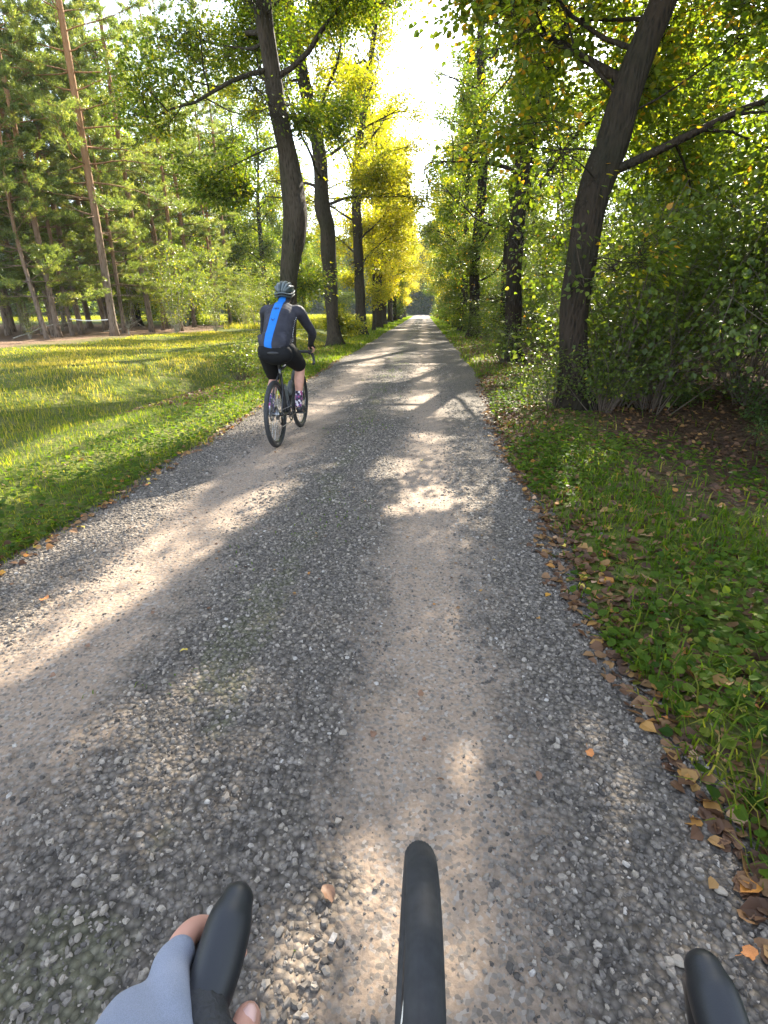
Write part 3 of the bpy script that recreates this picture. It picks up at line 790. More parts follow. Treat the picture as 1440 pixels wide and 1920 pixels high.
front = [  # x, y, model, scale, label
    (-18.6, 26.5, PINE_T1, 1.0, 'tall pine with bare orange upper trunk at the far left edge of the wood'),
    (-14.7, 25.2, PINE_T3, 1.02, 'tall pine with the thickest grey foot at the edge of the grass clearing'),
    (-15.6, 30.6, PINE_T2, 1.08, 'tall pine with a slim reddish trunk just behind the thick-footed pine'),
    (-17.3, 48.5, PINE_T2, 1.15, 'single bare pale pine trunk standing clear at the right end of the wood'),
    (-16.4, 38.5, PINE_T1, .95, 'pine with a brown trunk beside the pale leafy thicket'),
    (-16.9, 24.3, PINE_T2, .95, 'slender leaning pine between two dark trunks near the grass edge'),
    (-17.9, 27.6, PINE_T2, 1.02, 'thin straight pine between the orange trunk and the thick-footed pine'),
    (-15.1, 33.4, PINE_T2, .9, 'thin straight pine just left of the pale leafy thicket'),
    (-16.9, 44.5, PINE_T2, 1.0, 'thin straight pine left of the single bare pale pine'),
    (-21.5, 27.0, PINE_T2, 1.0, 'thin straight pine beside the fallen bare branch'),
    (-20.2, 24.0, PINE_T3, .9, 'pine with dead twigs on the trunk at the left picture edge'),
]
for x, y, mdl, sc, lb in front:
    plant_tree('pine_tree', mdl, (x, y), rng.uniform(0, 6), sc, lb, 'pine tree', G_PINE)
edge = [(-17.6, 26.4, 0, .85), (-15.9, 28.2, 2, .76), (-19.9, 27.5, 2, .95), (-16.6, 34.0, 1, .95), (-21.2, 25.5, 0, 1.0), (-18.6, 31.0, 2, .95), (-22.5, 29.5, 2, 1.0), (-18.0, 37.5, 0, .95),
        (-20.0, 21.5, 1, 1.0), (-25.0, 25.0, 0, 1.1), (-21.0, 35.5, 2, 1.0), (-24.5, 39.0, 0, 1.1), (-16.4, 22.8, 1, .9), (-15.6, 40.5, 2, .75)]
for x, y, k, sc in edge:
    plant_tree('young_pine', EDGE[k], (x, y), rng.uniform(0, 6), sc, 'bushy young pine with sunlit needle pads at the edge of the left wood', 'pine tree', G_EDGE)
for i in range(34):
    y = rng.uniform(19, 44); x = -rng.uniform(19.5, 40) - (2 if y < 30 else 0)
    plant_tree('pine_tree', PINES[i % 3], (x, y), rng.uniform(0, 6), rng.uniform(.85, 1.1), 'pine standing deep in the left wood, trunk in shade', 'pine tree', G_BACK)

# leafy trees beyond the clearing and the far wood
G_FARL = 'bright leafy trees between the pines and the meadow'
for i, (x, y, sc) in enumerate([(-14.8, 52, 1.0), (-20, 58, 1.25), (-26, 60, 1.3), (-12.6, 58, .75), (-31, 63, 1.4), (-19.5, 46, 1.0), (-23, 43, 1.05), (-27, 49, 1.2), (-16.5, 66, 1.3), (-22.5, 70, 1.4), (-17.8, 54, 1.15), (-11.5, 72, .9), (-30, 72, 1.4)]):
    plant_tree('leafy_tree', WOOD_G if i % 3 else LIME_L, (x, y), rng.uniform(0, 6), sc, 'bright green leafy tree at the end of the pine wood', 'tree', G_FARL)
G_FARW = 'trees of the far dark wood behind the meadow'
FAR_A = tree_model('far', 38, 20, .25, 1.2, 5.0, 30, 11, .75, .55, M['leaf_wood'], M['bark_dark'], 6)
FAR_B = tree_model('far', 39, 17, .22, .8, 4.6, 28, 11, .75, .55, M['leaf_wood'], M['bark_dark'], 8)
for i in range(96):
    x = -116 + (i // 2) * 3.7 + rng.normal(0, .9); y = 176 + 9 * (i % 2) + rng.uniform(-3, 3)
    plant_tree('wood_tree', (FAR_A, FAR_B)[(i // 2) % 2], (x, y), rng.uniform(0, 6), rng.uniform(.9, 1.3), 'dark tree of the wood at the far end of road and meadow', 'tree', G_FARW)
for i in range(26):
    x = -66 - rng.uniform(0, 14); y = 28 + i * 5.6
    plant_tree('wood_tree', (FAR_A, FAR_B)[i % 2], (x, y), rng.uniform(0, 6), rng.uniform(.9, 1.2), 'leafy tree closing the view far behind the left pines', 'tree', 'trees far behind the left pine wood')

# the wood on the right
G_RW = 'trees in the dark wood on the right'
spots = [(6.8, 9.5, 2, 1.0), (5.6, 13.6, 2, .7), (9.2, 8.2, 1, .95), (9.4, 14.5, 1, 1.0), (6.6, 20.0, 2, .9), (12.0, 11.0, 0, 1.0), (12.5, 17.5, 0, 1.0),
         (9.8, 24, 0, .8), (6.4, 30, 2, .95), (14.5, 22, 0, 1.15), (13.0, 30, 0, 1.15), (9.2, 40, 0, .9), (6.4, 45, 2, 1.1), (14, 40, 0, 1.2), (9, 54, 0, 1.0), (6.6, 62, 1, .9), (17.5, 14.5, 0, 1.15),
         (18.5, 25, 0, 1.2), (20, 34, 0, 1.2), (7.4, 78, 1, 1.0), (11, 72, 0, 1.1), (24, 20, 0, 1.3), (22, 50, 0, 1.3), (16, 60, 0, 1.3),
         (27, 12, 0, 1.3), (29, 19, 1, 1.5), (31, 27, 0, 1.4), (25, 30, 1, 1.5), (28, 38, 0, 1.4), (33, 45, 1, 1.5), (24, 58, 0, 1.4), (30, 64, 1, 1.5), (17, 46, 1, 1.3), (13, 52, 1, 1.2), (36, 34, 0, 1.4), (34, 18, 0, 1.4),
         (7.5, 2.5, 1, .9)]
for x, y, k, sc in spots:
    plant_tree('wood_tree', (WOOD_A, WOOD_B, WOOD_C)[k], (x, y), rng.uniform(0, 6), sc, 'leafy tree standing among others in the dark wood on the right', 'tree', G_RW)
for i in range(16):
    x, y = rng.uniform(9, 30), rng.uniform(14, 50)
    plant_tree('pine_tree', PINES[i % 3], (x, y), rng.uniform(0, 6), rng.uniform(.85, 1.0), 'pine trunk seen deep between the trees of the right wood', 'pine tree', 'pines deep in the right wood')

# shrubs: fans of stems with leaves
def shrub_model(seed, h, n_st, spread, leafmat, stemmat, per=16, size=.07, sigma=.13, r=.012, bare=.3, hi=False, tint=0.0, lean=(0, 0)):
    rng_ = np.random.default_rng(seed); W = Geo(); CL = []
    for i in range(n_st):
        az = rng_.uniform(0, 6.28); el = rng_.uniform(.75, 1.45); hh = h * rng_.uniform(.55, 1.1)
        b = np.array([math.cos(az), math.sin(az), 0]) * rng_.uniform(0, spread * .2); b[2] = -.04
        d = np.array([math.cos(az) * math.cos(el) * spread + lean[0], math.sin(az) * math.cos(el) * spread + lean[1], math.sin(el)])
        P = wander(rng_, b, d, hh, 8, .07, -.012)
        tube(W, P, r * rng_.uniform(.6, 1.2) * (1 - .75 * np.linspace(0, 1, 9)), 5, False)
        for j in range(int(7 * hh / h) + 2):
            t = bare + (1 - bare) * rng_.random() ** .8; p, T = at_t(P, min(t, .98))
            Q = wander(rng_, p, unit(T * .5 + unit(rng_.normal(0, 1, 3)) * .8), hh * rng_.uniform(.10, .26), 3, .15, -.04)
            tube(W, Q, r * .35 * (1 - .7 * np.linspace(0, 1, 4)), 3, False)
            for t2 in (.35, .65, .95):
                q, T2 = at_t(Q, t2); CL.append((*q, *T2))
    return W.mesh('stems', stemmat, True), make_leaves(rng_, CL, per, sigma, size, cull=False, hi=hi, tint_shift=tint).mesh('foliage', leafmat)
SH_A = shrub_model(61, 3.4, 22, .9, M['leaf_bush'], M['stem'], 7, .075, .15, .013, .45, True)
SH_B = shrub_model(62, 2.2, 22, 1.0, M['leaf_wood'], M['stem'], 12, .07, .14, .010, .2)
SH_C = shrub_model(63, 1.1, 13, 1.9, M['leaf_ivy'], M['stem'], 7, .055, .13, .006, .15, True)
SH_D = shrub_model(64, 3.6, 14, .55, M['leaf_bush'], M['stem_pale'], 10, .075, .16, .016, .25, tint=.2)
SH_E = shrub_model(65, 1.0, 40, .9, M['leaf_bush'], M['stem'], 2, .05, .08, .006, .35)
SP = ('stems', 'foliage')
G_SH = 'shrubs under the trees of the right wood'
def shrub(model, x, y, sc, label, group, rz=None):
    return plant_tree('shrub', model, (x, y), rng.uniform(0, 6) if rz is None else rz, sc, label, 'shrub', group, SP)
shrub(SH_A, 3.05, 8.45, 1.0, 'fan of thin shoots with yellowing leaves right of the leaning lime foot', G_SH)
shrub(SH_A, 3.9, 9.2, 1.0, 'tall loose shrub behind the shoots of the leaning lime', G_SH)
shrub(SH_E, 1.95, 7.95, .9, 'bare twiggy shoots on the road side of the leaning lime foot', G_SH)
shrub(SH_E, 2.6, 7.75, 1.0, 'brush of bare twigs in front of the leaning lime foot', G_SH)
shrub(SH_E, 2.2, 14.8, 1.1, 'thin leafless shoots at the second right lime', G_SH)
shrub(SH_E, 2.75, 8.35, 1.9, 'tall fan of bare thin stems just right of the leaning lime trunk', G_SH)
shrub(SH_E, 3.5, 8.3, 1.7, 'bare thin stems between the leaning lime and the leafy shrubs', G_SH)
shrub(SH_B, 3.0, 27.5, .9, 'shrub at the foot of the leafy third right lime', G_SH)
for (x, y, m_, sc) in [(5.6, 6.9, SH_A, 1.0), (5.6, 9.9, SH_A, 1.1), (4.9, 11.2, SH_A, .9), (6.8, 7.6, SH_B, 1.1), (4.6, 13.0, SH_B, .9), (7.9, 6.2, SH_A, 1.1), (4.4, 17.0, SH_B, 1.0), (6.8, 12.4, SH_A, 1.1),
                       (4.4, 20.5, SH_B, 1.0), (4.6, 26.5, SH_B, 1.1), (4.4, 34, SH_B, 1.2), (4.4, 41, SH_A, 1.0), (4.6, 50, SH_B, 1.4), (4.8, 62, SH_A, 1.3), (9.0, 10.4, SH_B, 1.2), (7.6, 17, SH_A, 1.1), (11, 19.5, SH_A, 1.2), (7.0, 26, SH_A, 1.1), (13.5, 13, SH_A, 1.3), (10.5, 31, SH_A, 1.3), (6.3, 8.4, SH_A, 1.3), (7.4, 9.4, SH_A, 1.35), (5.1, 8.6, SH_A, 1.05), (8.4, 8.6, SH_A, 1.4)]:
    shrub(m_, x, y, sc, 'leafy shrub among others under the trees of the right wood', G_SH)
G_BR = 'bramble clumps on the dark floor of the right wood'
for (x, y, sc) in [(4.9, 4.4, .5), (5.4, 6.0, .6), (4.3, 6.2, .45), (4.9, 7.6, .6), (6.6, 5.6, .8), (4.2, 8.9, .5), (5.9, 7.2, .7), (3.4, 11.0, .5)]:
    shrub(SH_C, x, y, sc, 'dark green bramble clump on the floor of the right wood', G_BR)
G_SL = 'bushes along the left wood edge'
shrub(SH_D, -13.9, 30.0, 1.25, 'pale stemmed leafy thicket in front of the pines, tallest of the left bushes', G_SL)
shrub(SH_D, -14.9, 32.5, 1.3, 'pale leafy bush behind the tallest thicket at the wood edge', G_SL)
shrub(SH_D, -12.9, 33.5, .9, 'slim young tree bush right of the tallest thicket', G_SL)
shrub(SH_D, -17.8, 23.6, .45, 'small leafy bush at the left end of the bare pine floor', G_SL)
shrub(SH_E, -3.7, 10.6, .85, 'brown twiggy bush behind the cyclist rear wheel', G_SL)
for (x, y, sc) in [(-13.5, 44, 1.2), (-15, 46, 1.3), (-18.5, 42, 1.3), (-20, 36, 1.1), (-22, 32, 1.1), (-24, 27, 1.2), (-13.0, 39, .8)]:
    shrub(SH_D, x, y, sc, 'leafy bush among the pine trunks of the left wood edge', G_SL)

# ------------------------------------------------------------------ ground cover: grass, weeds, litter, gravel
rng = np.random.default_rng(101)
def blades(G, P, h, w, az, lean, tint, two=True):
    n = len(P); h = np.broadcast_to(h, (n,))[:, None]; w = np.broadcast_to(w, (n,))[:, None]; lean = np.broadcast_to(lean, (n,))[:, None]
    d = np.stack([np.cos(az), np.sin(az), 0 * az], 1); s = np.stack([-np.sin(az), np.cos(az), 0 * az], 1) * w
    tint = np.broadcast_to(tint, (n,))
    up = np.array([[0, 0, 1.0]])
    if two:
        m = P + d * h * lean * .35 + up * h * .6
        t = P + d * h * lean + up * h * (1 - .3 * lean)
        V = np.stack([P - s, P + s, m + s * .75, m - s * .75, t], 1).reshape(-1, 3)
        b = np.arange(n)[:, None] * 5
        G.add(V, b + np.array([[3, 2, 4]]), b + np.array([[0, 1, 2, 3]]), np.repeat(tint, 5))
    else:
        t = P + d * h * lean + up * h * (1 - .3 * lean)
        V = np.stack([P - s, P + s, t], 1).reshape(-1, 3)
        G.add(V, np.arange(3 * n).reshape(-1, 3), None, np.repeat(tint, 3))

def on_ground(x, y, dz=-.01): return np.stack([x, y, ground_z(x, y) + dz], 1)
def edge_l(y): return EDGE_L + 0.10 * wav(y, y * 0 + 1.7, 1.1, 2)
def edge_r(y): return EDGE_R + 0.08 * wav(y, y * 0 + 4.7, 1.3, 4) + 0.3 * sst(y, 6, 12)

GL = Geo()
n = 115000
y = 1.2 + 31 * rng.random(n) ** 1.7; d = 11.5 * rng.random(n) ** 1.45
x = edge_l(y) + .10 * rng.random(n) - d
nz = wav(x, y, 1.4, 8); nz2 = wav(x, y, .5, 9); nz3 = wav(x, y, 4.5, 4)
keep = rng.random(n) < np.clip(.75 + .5 * nz, .2, 1) * np.clip(.35 + d * 3, 0, 1) * np.clip((-13.2 + .8 * nz2 + 0 * x < x) * 1.0, 0, 1)
x, y, nz, nz2, nz3, d = [a[keep] for a in (x, y, nz, nz2, nz3, d)]
tall = np.clip(.5 + 1.2 * nz, 0, 1) * np.clip((d - .9) / 1.2, 0, 1)
h = (.045 + .035 * rng.random(len(x))) + tall * (.015 + .05 * rng.random(len(x)) ** 2) + .04 * np.clip(nz3, 0, 1)
w = .0019 + .00034 * np.hypot(x, y)
tint = np.clip(.57 + .13 * nz2 + .12 * rng.normal(size=len(x)) + .14 * tall + .10 * np.clip((d - 1.0) / 2, 0, 1) + (rng.random(len(x)) < .06) * .3, 0, 1)
blades(GL, on_ground(x, y), h, w, rng.uniform(0, 6.28, len(x)), rng.uniform(.2, .9, len(x)), tint)
tag(GL.build('grass', M['grass'], kind='stuff'), 'short sunlit grass of the clearing between road and left wood', 'grass')

GR = Geo()
n = 46000
y = .1 + 13 * rng.random(n) ** 1.6; d = 3.6 * rng.random(n) ** 1.1
x = edge_r(y) - .02 + .06 * rng.random(n) + d
nz = wav(x, y, 1.6, 11); nz3 = wav(x, y, 5, 4)
green = np.clip(1.15 - np.abs(d - .65) / .85 + .5 * nz, 0, 1) * np.clip(1.1 - (y - 3.5) / 4, .12, 1) + np.clip((d - 1.0) / .8, 0, .38) * np.clip(1 - (y - 2.2) / 2.6, 0, 1)
keep = rng.random(n) < np.clip(green * (.55 + .6 * wav(x, y, 3.1, 10)), 0.02, 1)
x, y, nz, nz3, d = [a[keep] for a in (x, y, nz, nz3, d)]
h = .05 + .05 * rng.random(len(x)) + .10 * np.clip(nz, 0, 1) * rng.random(len(x)) + np.clip(d - 1.1, 0, 1.2) * .07
blades(GR, on_ground(x, y), h, .0028 + .0007 * np.hypot(x, y), rng.uniform(0, 6.28, len(x)), rng.uniform(.3, 1.1, len(x)), np.clip(.32 + .17 * rng.normal(size=len(x)) + .18 * nz + .10 * np.clip(d - 1, 0, 1.5), 0, .95))
n = 1500
x = -.75 + rng.normal(0, .22, n); y = .4 + 22 * rng.random(n) ** 1.3
keep = (wav(x, y, 3.0, 12) > .30); x, y = x[keep], y[keep]
P = np.stack([x, y, road_z(x, y)], 1)
blades(GR, P, .012 + .022 * rng.random(len(x)), .0022 + .0003 * y, rng.uniform(0, 6.28, len(x)), rng.uniform(.4, 1.2, len(x)), np.clip(.35 + .15 * rng.normal(size=len(x)), 0, .8))
tag(GR.build('grass', M['grass'], kind='stuff'), 'green verge grass between the gravel and the right ditch', 'grass')

WD = Geo()   # low broad-leaved weeds of both verges
n = 27000
y = .1 + 12 * rng.random(n) ** 1.6; d = 2.6 * rng.random(n) ** 1.3; x = edge_r(y) + .0 + d
keep = rng.random(n) < np.clip(.75 - np.abs(d - .6) / 1.2 + .9 * wav(x, y, 2.2, 13), .05, 1)
x, y = x[keep], y[keep]
n2 = 5200
y2 = 1.5 + 12 * rng.random(n2) ** 1.5; x2 = edge_l(y2) - .08 - 1.0 * rng.random(n2) ** 1.4
x, y = np.concatenate([x, x2]), np.concatenate([y, y2]); n = len(x)
az = rng.uniform(0, 6.28, n)
P = on_ground(x, y, 0) + np.stack([0 * x, 0 * x, .015 + .06 * rng.random(n)], 1)
leaves(WD, P, np.stack([np.cos(az), np.sin(az), rng.uniform(-.1, .6, n)], 1), unit(rng.normal(0, .3, (n, 3)) + np.array([0, 0, 1])), rng.uniform(.022, .055, n), np.clip(.35 + .15 * rng.normal(size=n), 0, .8), True)
n = 9000   # patches of green on the floor of the right wood
y = 3.2 + 12 * rng.random(n) ** 1.2; x = 2.4 + 6.5 * rng.random(n)
keep = rng.random(n) < np.clip(1.6 * wav(x, y, 1.7, 17) + .12, 0.02, 1); x, y = x[keep], y[keep]; n = len(x); az = rng.uniform(0, 6.28, n)
P = on_ground(x, y, 0) + np.stack([0 * x, 0 * x, .02 + .16 * rng.random(n) ** 1.5], 1)
leaves(WD, P, np.stack([np.cos(az), np.sin(az), rng.uniform(-.2, .5, n)], 1), unit(rng.normal(0, .35, (n, 3)) + np.array([0, 0, 1])), rng.uniform(.03, .07, n), np.clip(.25 + .15 * rng.normal(size=n), 0, .8), True)
tag(WD.build('weeds', M['grass'], kind='stuff'), 'low broad leaved weeds at the edges of the gravel', 'weeds')

MD = Geo()
n = 60000
y = 36 + 130 * rng.random(n) ** 1.5; x = -4.6 - 62 * rng.random(n) ** 1.2
keep = (x > -13.5) | (y > 60); x, y = x[keep], y[keep]; n = len(x)
blades(MD, on_ground(x, y), .25 + .35 * rng.random(n), .008 + .0005 * y, rng.uniform(0, 6.28, n), rng.uniform(.1, .7, n), np.clip(.72 + .13 * rng.normal(size=n), 0, 1), False)
tag(MD.build('meadow_grass', M['grass'], kind='stuff'), 'tall yellow green meadow grass lit by the sun beyond the left avenue row', 'meadow')
MV = Geo()
n = 16000
y = 12 + 110 * rng.random(n) ** 1.4; side = rng.random(n) < .6
x = np.where(side, edge_l(y) - .03 - 1.6 * rng.random(n) ** 1.3, edge_r(y) + .05 + 1.6 * rng.random(n) ** 1.3)
blades(MV, on_ground(x, y), .07 + .12 * rng.random(n), .006 + .0006 * y, rng.uniform(0, 6.28, n), rng.uniform(.2, .9, n), np.clip(.45 + .16 * rng.normal(size=n), 0, 1), False)
tag(MV.build('grass', M['grass'], kind='stuff'), 'strips of grass along both sides of the distant road', 'grass')

def litter_at(G, x, y, z, size, tint, hi=True, tilt=.45):
    n = len(x); az = rng.uniform(0, 6.28, n)
    leaves(G, np.stack([x, y, z], 1), np.stack([np.cos(az), np.sin(az), rng.normal(0, tilt * .4, n)], 1), unit(rng.normal(0, tilt, (n, 3)) + np.array([0, 0, 1])), size, tint, hi)
LT = Geo()
n = 3800
y = .1 + 12 * rng.random(n) ** 1.5; x = edge_r(y) - .04 + rng.exponential(.36, n) - .10 * rng.random(n) ** 3
litter_at(LT, x, y, np.maximum(ground_z(x, y), road_z(x, y)) + .004 + .012 * rng.random(n), rng.uniform(.03, .065, n), np.clip(rng.beta(1.6, 2.2, n), 0, 1))
n = 30000
y = 1.0 + 28 * rng.random(n) ** 1.4; x = edge_r(y) + .1 + 4.5 * rng.random(n) ** 1.2
keep = rng.random(n) < np.clip(.55 + .6 * wav(x, y, 1.3, 14), .08, 1) * np.clip(.35 + (y - 4) / 4, .3, 1); x, y = x[keep], y[keep]; n = len(x)
litter_at(LT, x, y, ground_z(x, y) + .006 + .02 * rng.random(n), rng.uniform(.04, .08, n), np.clip(rng.beta(1.5, 2.4, n), 0, 1))
n = 800
y = 1.6 + 16 * rng.random(n) ** 1.5; x = edge_l(y) + .05 - np.abs(rng.normal(0, .14, n)) * np.where(rng.random(n) < .15, 5, 1)
litter_at(LT, x, y, np.maximum(ground_z(x, y), road_z(x, y)) + .006 + .02 * rng.random(n), rng.uniform(.03, .06, n), np.clip(rng.beta(2.2, 1.8, n), 0, 1))
n = 2600
y = 7.5 + 16 * rng.random(n); x = -3.2 - 1.4 * rng.random(n)
litter_at(LT, x, y, ground_z(x, y) + .01 + .02 * rng.random(n), rng.uniform(.04, .07, n), np.clip(rng.beta(1.6, 2.4, n), 0, 1))
n = 900
y = 2.0 + 30 * rng.random(n) ** 1.2; x = rng.uniform(-2.4, .95, n)
litter_at(LT, x, y, road_z(x, y) + .004, rng.uniform(.012, .03, n), np.clip(rng.beta(1.5, 2.0, n), 0, 1), False, .2)
tag(LT.build('leaf_litter', M['litter'], kind='stuff'), 'brown and orange leaf litter along the gravel edges and under the right row', 'leaf litter')

# twigs and fallen branches on the pine floor
for (x, y, az, L, lb) in [(-18.6, 23.6, .5, 2.6, 'fallen bare branch lying on the pine floor at the left'), (-15.0, 27.0, 2.0, 1.8, 'short broken branch leaning between the pine feet'), (-17.5, 29.0, 1.2, 2.4, 'grey fallen branch behind the front pines')]:
    W = Geo(); r_ = np.random.default_rng(int(L * 10)); z = gz(x, y)
    P = wander(r_, (0, 0, .05), (math.cos(az), math.sin(az), .18), L, 8, .08, 0)
    tube(W, P, .03 * (1 - .7 * np.linspace(0, 1, 9)), 6)
    for k in range(7):
        p, T = at_t(P, .3 + .65 * k / 7); q = wander(r_, p, unit(T + unit(r_.normal(0, 1, 3)) + np.array([0, 0, .3])), L * .25, 3, .15)
        tube(W, q, .009 * (1 - .6 * np.linspace(0, 1, 4)), 4)
    o = W.build('fallen_branch', M['stem_pale'], smooth=True); o.location = (x, y, z); tag(o, lb, 'branch', 'fallen branches on the pine floor')
TP_ = Geo()
tape = smooth_path([(-16.5, 24.75, 1.0), (-15.9, 24.9, .93), (-15.2, 25.05, .94), (-14.6, 25.3, 1.0)], 12)
tube(TP_, tape, .022, 4, r2=.004, U=(0, 0, 1))
tag(TP_.build('marker_tape', plain('white_tape', (.75, .74, .70), .5)), 'white tape strung between pine trunks at the left wood edge', 'tape')

# gravel
def stones(G, x, y, z, size, tint):
    n = len(x)
    k = 5; al = np.linspace(0, 2 * np.pi, k, endpoint=False)
    an = al[None] + rng.uniform(-.35, .35, (n, k)); rb = rng.uniform(.8, 1.15, (n, k)); rt = rb * rng.uniform(.45, .85, (n, k))
    lo = np.stack([np.cos(an) * rb, np.sin(an) * rb, np.full((n, k), -.55)], -1)
    hi_ = np.stack([np.cos(an) * rt, np.sin(an) * rt, rng.uniform(.45, .95, (n, k))], -1)
    V = np.concatenate([lo, hi_], 1)
    V = V * (np.stack([rng.uniform(.8, 1.3, n), rng.uniform(.6, 1.0, n), rng.uniform(.4, .8, n)], 1) * size[:, None] * .62)[:, None]
    a = rng.uniform(0, 6.28, n); tl = rng.normal(0, .22, n)
    ca, sa = np.cos(a)[:, None], np.sin(a)[:, None]; ct, s_t = np.cos(tl)[:, None], np.sin(tl)[:, None]
    Y = V[..., 1] * ct - V[..., 2] * s_t; Z = V[..., 1] * s_t + V[..., 2] * ct
    X = V[..., 0] * ca - Y * sa; Y = V[..., 0] * sa + Y * ca
    V = np.stack([X + x[:, None], Y + y[:, None], Z + z[:, None]], -1).reshape(-1, 3)
    b = np.arange(n)[:, None] * 10
    Q = np.concatenate([b + np.array([(i, (i + 1) % 5, 5 + (i + 1) % 5, 5 + i)]) for i in range(5)] + [b + np.array([(5, 6, 7, 8)])])
    G.add(V, b + np.array([(5, 8, 9)]), Q, np.repeat(tint, 10))
def track_mask(x, y):
    xx = x + .16 * wav(x, y, 1.3, 15)
    t = np.exp(-((xx - .06) / .26) ** 2) + np.exp(-((xx + 1.5) / .38) ** 2)
    return np.clip(t + .25 * wav(x, y, 5, 16), 0, 1)
GS = Geo()
for n, y0, y1, s0, s1 in [(38000, .42, 3.0, .0055, .022), (25000, 3.0, 6.5, .0075, .025), (17000, 6.5, 15, .011, .027)]:
    y = rng.uniform(y0, y1, n); x = edge_l(y) - .06 + (edge_r(y) + .12 - edge_l(y)) * rng.random(n); x = x + (rng.random(n) < .06) * rng.exponential(.12, n) * np.sign(x + .76)
    keep = rng.random(n) < np.clip(1.08 - .98 * track_mask(x, y), .12, 1); x, y = x[keep], y[keep]; n = len(x)
    sz = s0 + (s1 - s0) * rng.random(n) ** 3.0
    sz = sz * np.where(track_mask(x, y) > .55, .7, 1.0)
    stones(GS, x, y, np.maximum(road_z(x, y), ground_z(x, y)) + sz * .10, sz, np.clip(rng.beta(1.5, 1.7, n) + (rng.random(n) < .04) * .35, 0, 1))
tag(GS.build('gravel', M['stone'], kind='stuff'), 'loose crushed stone between and beside the wheel tracks', 'gravel')

# the larger pale stones, each its own
smesh = []
for k in range(6):
    G = Geo(); G_n = 1
    sphere(G, (0, 0, 0), (1, .75, .5), 9, 6)
    r_ = np.random.default_rng(200 + k)
    V = G.v[0]; nrm = r_.normal(0, 1, (9, 3)); nrm = unit(nrm)
    for q in nrm:
        lim = r_.uniform(.42, .7); e = np.maximum(V @ q - lim, 0); V = V - e[:, None] * q
    G.v[0] = V.astype(np.float32); G.t[0] = np.full(len(V), (.66, .78, .88, .95, .72, .82)[k], np.float32)
    smesh.append(G.mesh('stone', M['stone'], False))
def ray_ground(px, py):
    f = 973.0; th, ps = R(21.3), R(4.1)
    r_, u = (px - 720) / f, (960 - py) / f
    fw = math.cos(th) + u * math.sin(th); v = u * math.cos(th) - math.sin(th)
    t = -1.38 / v
    return ((r_ * math.cos(ps) - fw * math.sin(ps)) * t, (r_ * math.sin(ps) + fw * math.cos(ps)) * t)
big = [(-.84, .83, .018), (-.24, 1.39, .019), (-.21, 1.06, .014), (-.48, .79, .013), (-.30, .76, .014), (.62, .78, .02), (-.30, 1.50, .011), (-.95, 1.10, .014), (.80, .95, .018), (.35, .50, .018)]
for i in range(34):
    yy = .5 + 4.5 * rng.random() ** 1.4; xx = rng.choice([rng.uniform(-1.15, -.35), rng.uniform(.42, .9), rng.uniform(-2.3, -1.95)])
    big.append((xx, yy, rng.uniform(.007, .012)))
for i, (x, y, s_) in enumerate(big):
    o = link_mesh('stone', smesh[i % 6]); o.location = (x, y, float(road_z(np.array(x), np.array(y))) + s_ * .3); o.scale = (s_,) * 3; o.rotation_euler = (rng.normal(0, .2), rng.normal(0, .2), rng.uniform(0, 6.28))
    tag(o, 'larger pale stone lying loose in the grey gravel', 'stone', 'larger pale stones on the road')

# single fallen leaves
lmesh = []
cols = [('orange', (.42, .15, .035)), ('yellow', (.50, .36, .05)), ('brown', (.17, .085, .045)), ('tan', (.36, .21, .12))]
for ci, (cn, cc) in enumerate(cols):
    mt = plain('fallen_leaf_' + cn, cc, .6, noise=.35, nscale=40)
    for k in range(3):
        G = Geo(); r_ = np.random.default_rng(300 + k + 10 * ci)
        a = np.linspace(0, 2 * np.pi, 14, endpoint=False)
        rr = .5 * (1 + .10 * r_.normal(size=14)) * np.where((np.arange(14) % 2) == 0, 1.0, .86) * (1 + .15 * np.cos(a))
        V = np.stack([rr * np.cos(a), rr * np.sin(a) * .8, .10 * np.cos(2 * a + r_.uniform(0, 6)) + .05 * r_.normal(size=14)], 1)
        V2 = V * np.array([.5, .5, .25]); c = np.array([[0, 0, -.03]])
        stem_ = np.array([(-.5, 0, .02), (-.9, .04, .06), (-.9, .07, .06), (-.5, .035, .02)])
        VV = np.vstack([V, V2, c, stem_]); j = np.arange(14); jn = (j + 1) % 14
        G.add(VV, np.stack([14 + j, 14 + jn, np.full(14, 28)], 1), np.vstack([np.stack([j, jn, 14 + jn, 14 + j], 1), [[29, 30, 31, 32]]]))
        lmesh.append((cn, G.mesh('fallen_leaf', mt, True)))
def fallen(x, y, s_, ci, where, group):
    cn, me = lmesh[ci * 3 + int(rng.integers(3))]
    o = link_mesh('fallen_leaf', me)
    z = max(gz(x, y), float(road_z(np.array(x), np.array(y))))
    o.location = (x, y, z + .012 + .012 * rng.random()); o.scale = (s_,) * 3
    o.rotation_euler = (rng.normal(0, .22), rng.normal(0, .22), rng.uniform(0, 6.28))
    tag(o, f'{cn} fallen leaf lying {where}', 'leaf', f'{cn} {group}')
for i in range(120):
    y = .15 + 5.5 * rng.random() ** 1.3; x = float(edge_r(np.array(y))) + rng.normal(-.02, .05) + rng.exponential(.4)
    fallen(x, y, rng.uniform(.03, .06), int(rng.choice([0, 1, 2, 3], p=[.2, .15, .35, .3])), 'along the right edge of the gravel', 'leaves along the right gravel edge')
for i in range(40):
    y = 2.0 + 5 * rng.random() ** 1.2; x = float(edge_l(np.array(y))) - abs(rng.normal(0, .13)) + .08
    fallen(x, y, rng.uniform(.035, .06), int(rng.choice([0, 1, 2, 3], p=[.35, .3, .1, .25])), 'at the left grass edge', 'leaves at the left grass edge')
